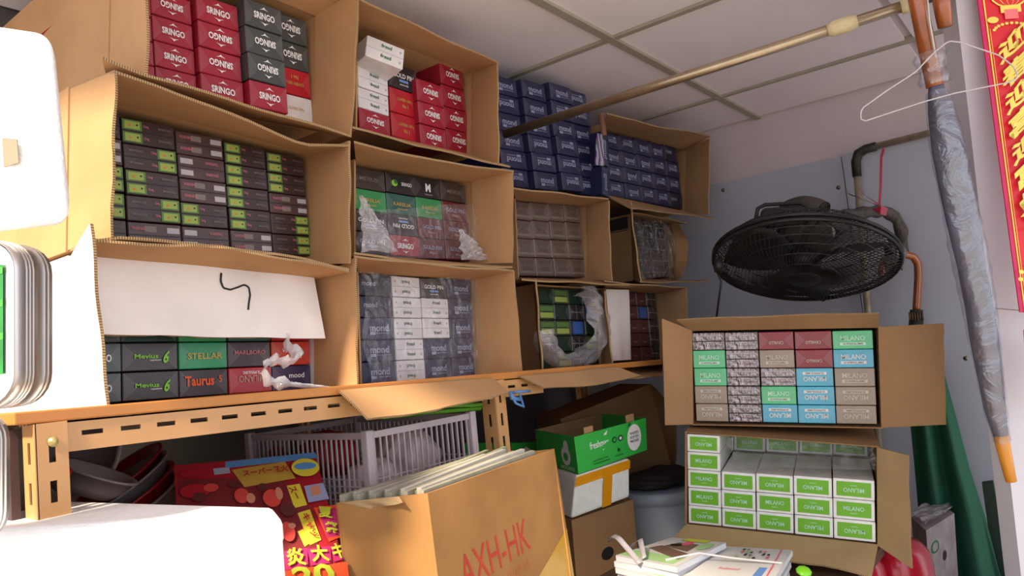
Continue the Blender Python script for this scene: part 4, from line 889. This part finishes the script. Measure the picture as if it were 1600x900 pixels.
# red capitals, placed where the face carries them
def uvof(px, py):
    best = None
    d = ray(px, py); n = qn(fq); p = EYE+d*((fq[0]-EYE).dot(n)/d.dot(n)); e1 = fq[1]-fq[0]; u = (p-fq[0]).dot(e1)/e1.dot(e1)
    e2 = fq[3]-fq[0]; v = 1-((p-fq[0]-e1*u).dot(e2)/e2.dot(e2)); return u, v
u0, v0 = uvof(716, 880); u1, v1 = uvof(822, 846)
decal('lettering', fq, [('t', AR, 'AXH-HK', (u0+u1)/2, (v0+v1)/2-0.01, abs(u1-u0)*1.02, 0.17, 3.5, 0.0), ('t', AR2, '香港免稅煙草', (u0+u1)/2+0.05, (v0+v1)/2-0.165, abs(u1-u0)*0.72, 0.065, 3.5, -0.01)], ab, 0.0012)
NP = mat('newsprint', S(150, 146, 128), 0.9, noise=0.1, nscale=40); NP2 = mat('newsprint_green', S(136, 138, 112), 0.9, noise=0.1, nscale=40); NP3 = mat('newsprint_pale', S(172, 166, 160), 0.9, noise=0.1, nscale=40)
cen = (c0+c1+c2+c3_)/4
NN = 16
for k in range(NN):
    s = (k+0.5)/NN; a = c0.lerp(c2, s*0.93+0.035)+(c1-c0)*(0.015+0.02*(k % 3)); b = c1.lerp(c3_, s*0.93+0.035)-(c1-c0)*(0.14+0.02*((k*7) % 5)+0.12*s); h0_ = 0.004+0.006*s+0.003*math.sin(k*2.1); h1_ = 0.006+0.014*math.sin(math.pi*min(1, s*1.2))+0.004*math.sin(k*1.7)
    m = MB(); nn = (c2-c0)*(0.93/NN*0.9)
    m.hexa([a+V((0, 0, -0.28)), b+V((0, 0, -0.28)), b+nn+V((0, 0, -0.28)), a+nn+V((0, 0, -0.28)), a+V((0, 0, h0_)), b+V((0, 0, h1_)), b+nn+V((0, 0, h1_+0.001)), a+nn+V((0, 0, h0_+0.001))])
    o = m.build('newspaper', [NP, NP2, NP3][k*5 % 3]); tag(o, 'folded newspaper filed in the worn brown box, its top edge showing', 'newspaper', 'newspapers in the worn box')
o = flap('torn_flap', (c2+(c0-c2)*0.05, c0-(c0-c2)*0.3), (c2+V((-0.01, 0.0, 0.0))+(c0-c2)*0.1+V((0.03, -0.03, -0.015)), c0-(c0-c2)*0.45+V((0.0, -0.04, -0.006))), K_pale, ab, wob=0.003)

# ================================================================== UNDER THE SHELF
# printed red box
rq = [att(272, 728, 1.30), att(492, 708, 1.38), att(548, 925, 1.12), att(285, 930, 1.10)]
PR = P('poster_red', 165, 26, 40); PD = P('poster_maroon', 120, 35, 40); PB = P('poster_blue', 90, 140, 190); PY = P('poster_yellow', 220, 200, 60); PP = P('poster_magenta', 180, 42, 104); PS = P('poster_skin', 200, 130, 100); PO = P('poster_orange', 225, 80, 40); PY2 = P('poster_lime', 185, 195, 55)
m = MB(); m.hexa(prism(rq, -qn(rq)*0.05)); rb = m.build('printed_red_box', mat('poster_side', S(150, 30, 40), 0.4)); tag(rb, 'flat red printed box with yellow lettering leaning under the shelf', 'box')
def ru(px, py):
    n = qn(rq); best = (0.5, 0.5)
    u, v = 0.5, 0.5
    for _ in range(12):
        def pr(u, v): p = bil(rq, u, v)-EYE; w_ = p.dot(FWD); return 800+FPX*p.dot(RT)/w_, 450-FPX*p.dot(UP)/w_
        x, y = pr(u, v); xu, yu = pr(u+1e-3, v); xv, yv = pr(u, v+1e-3); a_, b_, c_, d_ = (xu-x)*1e3, (xv-x)*1e3, (yu-y)*1e3, (yv-y)*1e3; D = a_*d_-b_*c_
        ex, ey = px-x, py-y; u += (ex*d_-ey*b_)/D; v += (a_*ey-c_*ex)/D
    return u, v
def rp(m_, *pts): return ('p', m_, [ru(*p) for p in pts])
def rt(m_, s, px, py, w_, h_, rot=0): u, v = ru(px, py); return ('t', m_, s, u, v, w_, h_, rot, 0.03)
items = [('r', PR, 0, 0, 1, 1), rp(PB, (352, 722), (492, 707), (496, 716), (352, 732)), rp(PD, (278, 750), (440, 745), (490, 800), (500, 870), (280, 880)), 
         rp(P('poster_gold', 190, 150, 60), (362, 735), (445, 722), (462, 748), (382, 762)), rp(GREYP, (333, 733), (358, 731), (360, 740), (335, 743)), rp(PY, (448, 760), (468, 757), (480, 790), (460, 795)), rp(PY, (465, 803), (484, 797), (502, 845), (484, 853)), rp(PY, (465, 832), (474, 828), (484, 850), (476, 856)),
         rp(PO, (490, 795), (526, 790), (534, 840), (514, 848)), rp(PP, (496, 798), (524, 795), (532, 838), (512, 842)), rp(PP, (444, 863), (480, 858), (482, 890), (446, 893)), rp(PP, (480, 860), (516, 855), (518, 882), (486, 886)), rp(PP, (516, 856), (534, 853), (538, 876), (522, 880)), rp(PO, (444, 895), (542, 880), (548, 925), (444, 925)),
         rp(pNav, (475, 762), (505, 757), (514, 782), (482, 788)), rp(PS, (484, 764), (498, 760), (502, 774), (488, 778))]
PS2 = P('poster_brown', 90, 40, 40); PS3 = P('poster_coral', 205, 70, 60)
_e = lambda m_, x, y, a, b: ('e', m_, *ru(x, y), a, b)
items += [_e(PR, 305, 770, 0.10, 0.06), _e(PS3, 330, 765, 0.05, 0.035), _e(PS2, 312, 780, 0.05, 0.04), _e(PS2, 366, 760, 0.035, 0.025), _e(PS3, 378, 778, 0.05, 0.06), _e(PS, 392, 782, 0.03, 0.04), _e(PS3, 425, 782, 0.06, 0.07), _e(PS, 436, 775, 0.025, 0.05), _e(PS2, 410, 765, 0.03, 0.03), _e(PS2, 450, 800, 0.05, 0.05), _e(PS3, 450, 835, 0.045, 0.07), _e(PS, 456, 826, 0.025, 0.02), _e(PR, 300, 745, 0.08, 0.03)]
u, v = ru(477, 735); items += [('e', PY, u, v, 0.10, 0.075), ('e', PB, u, v+0.01, 0.08, 0.03), ('t', PY, '夜桜花火', u, v-0.035, 0.13, 0.04)]
items += [rt(PY2, '炎', 462, 875, 0.12, 0.12, 0), rt(PY2, '大', 499, 870, 0.11, 0.11, 0), rt(PY2, 'キ', 528, 866, 0.08, 0.10), rt(PY2, '夏', 508, 806, 0.09, 0.08, -10), rt(PY2, '祭', 518, 830, 0.09, 0.08, -10), rt(PY2, '20', 490, 905, 0.26, 0.13, 6), rt(PR, 'キャッ', 484, 826, 0.17, 0.05, -78), rt(PR, 'スー', 460, 776, 0.10, 0.05, -75), rt(PR, 'スーパー花火', 415, 742, 0.32, 0.055, 3)]
decal('print', rq, items, rb, 0.0006)
# bowls and colanders
BW = mat('bowl_white', S(140, 128, 128), 0.4, noise=0.08); BR_ = mat('bowl_red', S(150, 22, 34), 0.35, noise=0.1)
def bowl(px, py, t_, R1, axis, dep, m_, label, hole=False):
    c = att(px, py, t_); m = MB(); th = 0.003
    m.lathe([(0, -dep), (R1*0.6, -dep), (R1*0.85, -dep*0.6), (R1, 0), (R1+0.006, 0.0), (R1+0.006, 0.004), (R1-th, 0.003), (R1*0.85-th, -dep*0.6+th), (R1*0.6-th, -dep+th), (0, -dep+th)], c, axis, 40)
    o = m.build('plastic_bowl', m_, None, True); tag(o, label, 'bowl', 'bowls under the shelf'); return o
AXB = (-RT*0.15-FWD*0.9+UP*0.25)
bowl(128, 704, 1.32, 0.072, AXB, 0.03, BW, 'whitish plastic bowl facing out, behind the shelf post')
bowl(150, 738, 1.22, 0.060, (-RT*0.35-FWD*0.25-UP*0.95)*-1, 0.035, BW, 'greyish bowl tilted edge-on in front of the whitish one')
bowl(185, 745, 1.40, 0.085, (-RT*0.5-FWD*0.30+UP*0.85), 0.04, BR_, 'red plastic bowl nested upper in the tilted stack')
bowl(192, 757, 1.38, 0.085, (-RT*0.5-FWD*0.25+UP*0.85), 0.04, BW, 'whitish bowl nested between two red ones')
bowl(200, 772, 1.36, 0.085, (-RT*0.45-FWD*0.25+UP*0.85), 0.04, BR_, 'red plastic bowl nested lower in the tilted stack')
bowl(205, 788, 1.35, 0.085, (-RT*0.4-FWD*0.25+UP*0.85), 0.04, BW, 'whitish bowl at the bottom of the tilted stack')
tq = [att(91, 722, 1.10), att(108, 738, 1.10), att(93, 762, 1.10), att(84, 745, 1.10)]; m = MB(); m.hexa(prism(tq, FWD*0.01)); o = m.build('red_packet', PR); tag(o, 'small red and white packet beside the shelf post', 'packet')
decal('print', tq, [('r', WHT, 0.55, 0.0, 0.7, 0.9), ('r', WHT, 0.0, 0.0, 0.08, 1)], o)
# crate of cloth
CRP = mat('crate_plastic', S(205, 190, 192), 0.4, noise=0.06, trans=0.2)
cr = thing('plastic_crate', (1.07, 1.25, 1.25), 'white slatted plastic crate of bagged goods under the shelf', 'crate')
x0, x1, y0, y1, z0, z1 = 0.915, 1.20, 1.055, 1.42, 1.26, 1.432
m = MB(); m.box(x0, y0, z0, x1, y1, z0+0.005); m.build('base', CRP, cr)
m = MB()
for (ax_, bx2, ay, by2) in ((x0, x1, y0, y0), (x0, x1, y1, y1), (x0, x0, y0, y1), (x1, x1, y0, y1)):
    m.box(min(ax_, bx2)-0.004, min(ay, by2)-0.004, z1-0.012, max(ax_, bx2)+0.004, max(ay, by2)+0.004, z1)
m.build('rim', CRP, cr)
for (x, y) in ((x0, y0), (x1, y0), (x0, y1), (x1, y1)): m = MB(); m.box(x-0.009, y-0.009, z0, x+0.009, y+0.009, z1+0.004); bevel(m.build('corner_post', CRP, cr), 0.003)
for (ax_, bx2, ay, by2) in ((x0, x1, y0, y0), (x0, x1, y1, y1), (x0, x0, y0, y1), (x1, x1, y0, y1)):
    m = MB(); L = max(bx2-ax_, by2-ay); n = int(L/0.0145)
    for i in range(1, n):
        s = i/n; x = ax_+(bx2-ax_)*s; y = ay+(by2-ay)*s; m.box(x-0.0015, y-0.0015, z0, x+0.0015, y+0.0015, z1-0.01)
    for k in range(7):
        zz = z0+0.01+0.0125*k; m.box(min(ax_, bx2)-0.001, min(ay, by2)-0.001, zz, max(ax_, bx2)+0.001, max(ay, by2)+0.001, zz+0.002)
    m.build('slatted_side', CRP, cr)
def lump_(loc, r, m_, label, cat='bag', seed=1, name='bag'):
    bm = bmesh.new(); bmesh.ops.create_icosphere(bm, subdivisions=4, radius=1)
    for v in bm.verts:
        c_ = v.co; k = 1+0.10*math.sin(c_.x*4+seed)+0.06*math.sin(c_.z*9+c_.x*5+seed)+0.05*math.sin(c_.y*13+seed*2); v.co = V((c_.x*r[0], c_.y*r[1], c_.z*r[2]))*k
    me = bpy.data.meshes.new(name); bm.to_mesh(me); bm.free(); me.materials.append(m_); me.polygons.foreach_set('use_smooth', [True]*len(me.polygons))
    o = bpy.data.objects.new(name, me); C.objects.link(o); o.location = loc; tag(o, label, cat); return o
BG = mat('bagged_pinkish', S(200, 180, 180), 0.35, noise=0.15, nscale=25, bump=0.5, bscale=30); RG = mat('cloth_red', S(150, 24, 34), 0.7, noise=0.2)
lump_((1.10, 1.15, 1.35), (0.075, 0.06, 0.07), BG, 'whitish bag bulging in the right half of the plastic crate', seed=3)
lump_((0.975, 1.12, 1.325), (0.045, 0.05, 0.05), BG, 'small whitish bag at the left in the plastic crate', seed=5)
lump_((0.99, 1.27, 1.38), (0.055, 0.07, 0.045), RG, 'red bundle at the back of the plastic crate', 'bundle', 7, 'bundle')
lump_((0.955, 1.40-0.02, 1.34), (0.03, 0.03, 0.06), RG, 'red bundle in the left rear corner of the plastic crate', 'bundle', 9, 'bundle')
m = MB(); m.box(0.90, 1.045, 1.019, 1.22, 1.45, 1.258); o = m.build('support_box', K_dark); tag(o, 'dull brown closed box under the plastic crate', 'box')
# green yellow plastic lying on the crate
m = MB(); m.tube([at(520, 640, 1.2), at(600, 652, 1.2), at(700, 642, 1.2), at(750, 638, 1.2), at(752, 632, 1.2), at(700, 634, 1.2), at(600, 640, 1.2)], 0.005, 8); o = m.build('green_hanger', mat('hanger_lime', S(120, 200, 60), 0.35), None, True); tag(o, 'lime green plastic hanger lying above the crate under the shelf', 'hanger')
# blue clip
m = MB(); m.tube([at(796, 614, 1.02), at(812, 612, 1.0), at(828, 611, 1.0)], 0.003, 8); m.tube([at(798, 618, 1.0), at(806, 630, 0.99), at(818, 636, 0.99), at(812, 616, 1.0)], 0.0028, 8); m.tube([at(797, 612, 1.0), at(800, 622, 0.995), at(812, 624, 0.995)], 0.005, 8)
o = m.build('blue_clip', mat('clip_blue', S(90, 140, 200), 0.35), None, True); tag(o, 'small blue plastic clip hanging at the shelf edge by the bottom boxes', 'clip')
# red funnel tip
m = MB(); fc = at(797, 716, 1.3); m.lathe([(0.012, -0.03), (0.010, 0.01), (0.003, 0.035), (0, 0.036)], fc, (0, 0, 1), 16); m.lathe([(0, -0.031), (0.012, -0.03)], fc, (0, 0, 1), 16); o = m.build('red_nozzle', PR, None, True); tag(o, 'pointed red nozzle standing behind the newspaper box by the middle post', 'nozzle')

# green printed tray
trq = [att(897, 683, 1.90), att(1009, 653, 2.12), att(1011, 703, 2.12), att(904, 741, 1.90)]
GT = mat('tray_green', S(52, 178, 70), 0.5, noise=0.05)
back_ = (att(868, 687, 2.02)-trq[0]); back_ = V((back_.x, back_.y, 0)).normalized()
tr_ = thing('fruit_tray', (trq[2]+trq[3])/2+back_*0.13, 'green printed cardboard fruit tray on the foam box', 'tray')
D_ = back_*0.28
m = MB(); nb = back_*0.004
m.hexa(prism(trq, nb)); m.build('front_panel', GT, tr_)
sp = (trq[1]-trq[0]).normalized()*0.004; dn1 = trq[3]-trq[0]
m = MB(); m.hexa([trq[3]+nb, trq[3]+sp+nb, trq[3]+sp+D_, trq[3]+D_, trq[0]+nb, trq[0]+sp+nb, trq[0]+sp+D_, trq[0]+D_]); m.build('side_panel', GT, tr_)
dn2 = trq[2]-trq[1]
m = MB(); m.hexa([trq[2]-sp+nb, trq[2]+nb, trq[2]+D_, trq[2]-sp+D_, trq[1]-sp+nb, trq[1]+nb, trq[1]+D_, trq[1]-sp+D_]); m.build('side_panel', GT, tr_)
m = MB(); m.hexa(prism([p+D_ for p in trq], nb)); m.build('rear_panel', K_out, tr_)
m = MB(); m.hexa([trq[3]+nb, trq[2]+nb, trq[2]+D_, trq[3]+D_]+[p+V((0, 0, 0.004)) for p in (trq[3]+nb, trq[2]+nb, trq[2]+D_, trq[3]+D_)]); m.build('base', K_out, tr_)
for s, hh in ((0.14, 0.016), (0.72, 0.02)):
    a = trq[0].lerp(trq[1], s)+back_*0.006; b = trq[0].lerp(trq[1], s+0.12)+back_*0.006; m = MB(); m.hexa(prism([a+V((0, 0, hh)), b+V((0, 0, hh)), b, a], nb)); m.build('tab', K_out, tr_)
DG = P('deep_green', 20, 70, 40)
decal('lettering', trq, [('t', WHT, 'freshmax', 0.31, 0.64, 0.26, 0.20, 0, 0.01), ('t', WHT, 'group', 0.38, 0.42, 0.07, 0.07), ('p', WHT, [(0.37, 0.84), (0.41, 0.83), (0.43, 0.95), (0.39, 0.89)]), ('e', DG, 0.515, 0.62, 0.035, 0.09), ('e', DG, 0.60, 0.62, 0.035, 0.09), ('e', GT, 0.515, 0.62, 0.02, 0.05), ('e', WHT, 0.60, 0.62, 0.018, 0.045),
    ('e', WHT, 0.80, 0.52, 0.105, 0.40), ('p', DG, [(0.70, 0.88), (0.76, 0.92), (0.75, 1.0)]), ('t', DG, 'WASHED', 0.80, 0.66, 0.13, 0.08), ('t', DG, 'SORTED', 0.80, 0.54, 0.13, 0.08), ('t', DG, 'PACKED', 0.80, 0.42, 0.13, 0.08), ('t', DG, 'avocado fruit', 0.3, 0.22, 0.2, 0.05), ('e', DG, 0.56, 0.3, 0.015, 0.05), ('r', DG, 0.5, 0.14, 0.62, 0.16), ('r', DG, 0.2, 0.12, 0.42, 0.14)], tr_, 0.0008)
sq = [trq[0]+D_*0.42, trq[0], trq[3], trq[3]+D_*0.42]
decal('lettering', sq, [('e', WHT, 0.42, 0.42, 0.26, 0.26), ('e', WHT, 0.48, 0.68, 0.14, 0.18), ('e', GT, 0.42, 0.40, 0.13, 0.12), ('t', WHT, 'AVOCADO', 0.45, 0.10, 0.8, 0.10, 0, 0.02)], tr_, 0.001)
# another green tray piece to the left, behind
m = MB(); gq2 = [att(800, 692, 2.3), att(870, 690, 2.4), att(872, 716, 2.4), att(802, 725, 2.3)]; m.hexa(prism(gq2, BK*0.2)); o = m.build('green_carton', GT); tag(o, 'green printed carton behind the newspaper box, left of the fruit tray', 'box')
decal('print', gq2, [('p', WHT, [(0.05, 0.3), (0.3, 0.8), (0.4, 0.6), (0.2, 0.2)]), ('e', DG, 0.7, 0.5, 0.12, 0.3)], o)
# foam box with orange tape under the tray
FO = mat('foam_white', S(232, 232, 226), 0.75, noise=0.05, nscale=60, bump=0.3, bscale=180); OT = mat('tape_orange', S(225, 150, 20), 0.3, noise=0.06, coat=0.4)
foq = [trq[3]+V((-0.012, 0, -0.002)), att(984, 716, 2.05), att(984, 777, 2.05), att(893, 811, 1.9)]
m = MB(); m.hexa(prism(foq, back_*0.26)); fo = bevel(m.build('foam_box', FO), 0.008, 3); tag(fo, 'white foam box with orange tape, under the green fruit tray', 'box')
decal('tape', foq, [('r', OT, 0.0, 0.74, 1.0, 0.97), ('r', OT, 0.50, 0.0, 0.66, 0.97)], fo, 0.001)
# brown box with hand hole
bqx = [att(893, 813, 1.92), att(989, 780, 2.10), att(1003, 935, 2.10), att(905, 960, 1.92)]
bqx[3].z = bqx[2].z = 0.828
m = MB(); m.hexa(prism(bqx, back_*0.30)); o = m.build('brown_box', K_dark); tag(o, 'closed dull brown box with a hand hole, under the foam box', 'box')
decal('hand_hole', bqx, [('e', pBlk, 0.50, 0.58, 0.10, 0.06)], o, 0.001)
# tilted brown box behind
tbq = [att(905, 640, 2.45), att(1016, 600, 2.5), att(1056, 728, 2.5), att(985, 755, 2.45)]
tb2 = [att(875, 655, 2.45), att(1016, 600, 2.55), att(1050, 728, 2.55), att(930, 760, 2.45)]
m = MB(); m.hexa(prism(tb2, V((0.5, 0.8, 0)).normalized()*0.22)); o = m.build('tilted_box', K_out); tag(o, 'brown box leaning at an angle behind the green fruit tray', 'box')
a_, b_ = tb2[1], tb2[2]; flap('flap', (a_, b_), (att(1030, 612, 2.45), att(1058, 640, 2.44), att(1056, 728, 2.46)), K_out, o)
decal('print', tb2, [('r', pBlk, 0.62, 0.72, 0.78, 0.9), ('r', K_out, 0.64, 0.75, 0.76, 0.87), ('e', pBlk, 0.70, 0.82, 0.04, 0.05)], o, 0.001)
# dark folded things on the bucket + bucket
BU = mat('bucket_grey', S(158, 170, 182), 0.4, noise=0.05); bb = att(1040, 840, 2.35); bb.z = 0.826
bu = thing('bucket', bb, 'light grey plastic bucket with lid behind the green and white cartons', 'bucket')
hB = 1.085-0.826
m = MB(); m.lathe([(0, 0), (0.098, 0), (0.105, 0.01), (0.122, hB-0.035), (0.122, hB-0.03), (0, hB-0.03)], bb, (0, 0, 1), 36); m.build('body', BU, bu, True)
m = MB(); m.lathe([(0.122, hB-0.034), (0.134, hB-0.034), (0.136, hB), (0.128, hB+0.003), (0, hB+0.002)], bb, (0, 0, 1), 36); m.build('lid', BU, bu, True)
m = MB(); dk = mat('dark_cloth', S(48, 40, 38), 0.8)
lump_(bb+V((0, 0, hB+0.03)), (0.12, 0.10, 0.026), dk, 'dark folded cloth lying on the grey bucket lid', 'cloth', 11, 'folded_cloth')

# ================================================================== FOREGROUND LEFT
FW = mat('foam_bright', S(250, 250, 250), 0.7, noise=0.04, nscale=40, bump=0.25, bscale=150)
def foam(q, back, label, nm='foam_box', bev=0.018):
    m = MB(); m.hexa(prism(q, back)); o = bevel(m.build(nm, FW, None, True), bev, 4)
    tag(o, label, 'box'); return o
zt2 = 1.405
br, fr, fl_ = atZ(429, 793, zt2), atZ(441, 806, zt2), atZ(-120, 836, zt2); bl_ = atZ(100, 783, zt2)
frb = fr.copy(); frb.z = 1.013; flb = fl_.copy(); flb.z = 1.013
q = [fl_, fr, frb+V((0.0, 0, 0)), flb]; m = MB()
m.hexa([flb, frb, V((br.x, br.y, 1.013)), V((bl_.x, bl_.y, 1.013)), fl_, fr, br, bl_]); o = bevel(m.build('foam_box', FW, None, True), 0.012, 4); tag(o, 'large sunlit white foam box in the near left foreground', 'box')
cl = (fl_+fr+br+bl_)/4; lidc = [V((cl.x+(p.x-cl.x)*1.006, cl.y+(p.y-cl.y)*1.006, z_)) for z_ in (zt2-0.036, zt2+0.002) for p in (fl_, fr, br, bl_)]
m = MB(); m.hexa(lidc); lo = bevel(m.build('lid', FW, None), 0.012, 4); child(lo, o)
lid_items = None
# upper left foam box standing on the tin
uq = [att(-80, 28, 0.74), att(80, 52, 0.74), att(110, 352, 0.74), att(-70, 372, 0.74)]
m = MB(); m.hexa(prism(uq, ray(112, 200).normalized()*0.17)); uf = bevel(m.build('foam_box', FW, None, True), 0.014, 4); tag(uf, 'overexposed white foam box at the left edge, on the silver tin', 'box')
hq = [att(5, 216, 0.736), att(28, 218, 0.736), att(31, 255, 0.736), att(8, 262, 0.736)]
m = MB(); m.hexa(prism(hq, -_a*0.002)); child(m.build('notch', mat('notch_brown', S(150, 135, 115), 0.9), None), uf)
# tins
TIN = mat('brushed_tin', S(190, 184, 180), 0.3, metal=0.85, noise=0.12, nscale=6); RIM = mat('tin_rim', S(225, 222, 215), 0.25, metal=0.9)
def tin(cx0, cyT, cyB, t0, t1, label, px_right):
    # rounded-rectangle tin on edge; face towards us, band running back
    TR_ = att(px_right, cyT, t0); BR2 = att(px_right+ (cyB-cyT)*0.0, cyB, t0); h = (TR_-BR2).length; wd = 0.20; rad = 0.03
    upd = (TR_-BR2).normalized(); rt_ = _r.copy() if False else V((math.sin(YAW), -math.cos(YAW), 0)); bk = V((math.cos(YAW), math.sin(YAW), 0)); dep = t1-t0
    prof = []
    for (cx_, cy_, a0) in ((-rad, -rad, 0), (-wd+rad, -rad, 90), (-wd+rad, -h+rad, 180), (-rad, -h+rad, 270)):
        for k in range(7): a = math.radians(a0+k*15); prof.append((cx_+rad*math.cos(a), cy_+rad*math.sin(a)))
    t = thing('biscuit_tin', BR2+bk*0.05-rt_*0.1, label, 'tin')
    def pt_(p, d, grow=0): 
        cxm, cym = -wd/2, -h/2; g = 1+grow
        return TR_+rt_*(cxm+(p[0]-cxm)*g)+upd*(cym+(p[1]-cym)*g)+bk*d
    n = len(prof)
    def band(ds, mt, nm):
        vs = []; fs = []
        for d, g in ds: vs += [pt_(p, d, g) for p in prof]
        for j in range(len(ds)-1):
            for i in range(n): fs.append([j*n+i, j*n+(i+1) % n, (j+1)*n+(i+1) % n, (j+1)*n+i])
        o = mesh_obj(nm, vs, fs, mt, None, None, True); return child(o, t)
    ds = [(0.0, -0.02), (0.002, 0.0), (0.012, 0.0)]
    for k in (0.014, 0.019, 0.024): ds += [(k, 0), (k+0.0006, 0.006), (k+0.0012, 0.006), (k+0.0018, 0)]
    for k in (dep-0.016, dep-0.010): ds += [(k, 0), (k+0.0006, 0.006), (k+0.0012, 0.006), (k+0.0018, 0)]
    ds += [(dep-0.003, 0.0), (dep, -0.02)]
    band(ds, TIN, 'body')
    vs = [pt_(p, dep, -0.02) for p in prof]; child(mesh_obj('base', vs, [list(range(n))], TIN), t)
    vs = [pt_(p, 0.001, -0.03) for p in prof]; child(mesh_obj('lid', vs, [list(range(n))], RIM), t)
    LF = mat('leaf_print', S(30, 120, 40), 0.3, noise=0.6, nscale=14, coat=0.5)
    dr = mat('droplet_print', S(150, 215, 110), 0.3)
    pq_ = [pt_((-wd+0.012, -0.026), -0.0005), pt_((-0.012, -0.026), -0.0005), pt_((-0.012, -h+0.032), -0.0005), pt_((-wd+0.012, -h+0.032), -0.0005)]
    rnd = random.Random(3); its = [('r', LF, 0, 0, 1, 1)]+[('p', mat('leaf_light', S(70, 170, 60), 0.3), [(0.5, 0.5+0.3*k), (1, 0.62+0.3*k), (1, 0.68+0.3*k), (0.5, 0.6+0.3*k)]) for k in (-1, 0, 1)]
    its += [('e', dr, rnd.random()*0.94+0.03, rnd.random()*0.94+0.03, 0.015+0.01*rnd.random(), 0.015+0.01*rnd.random()) for _ in range(60)]
    decal('picture', pq_, its, t, 0.0006)
    return t
tin(0, 368, 636, 0.70, 0.757, 'silver tin with a green leaf picture, under the left edge foam box', 26)
tin(0, 645, 860, 0.72, 0.77, 'silver tin mostly out of frame, under the tin with the leaf picture', -36)
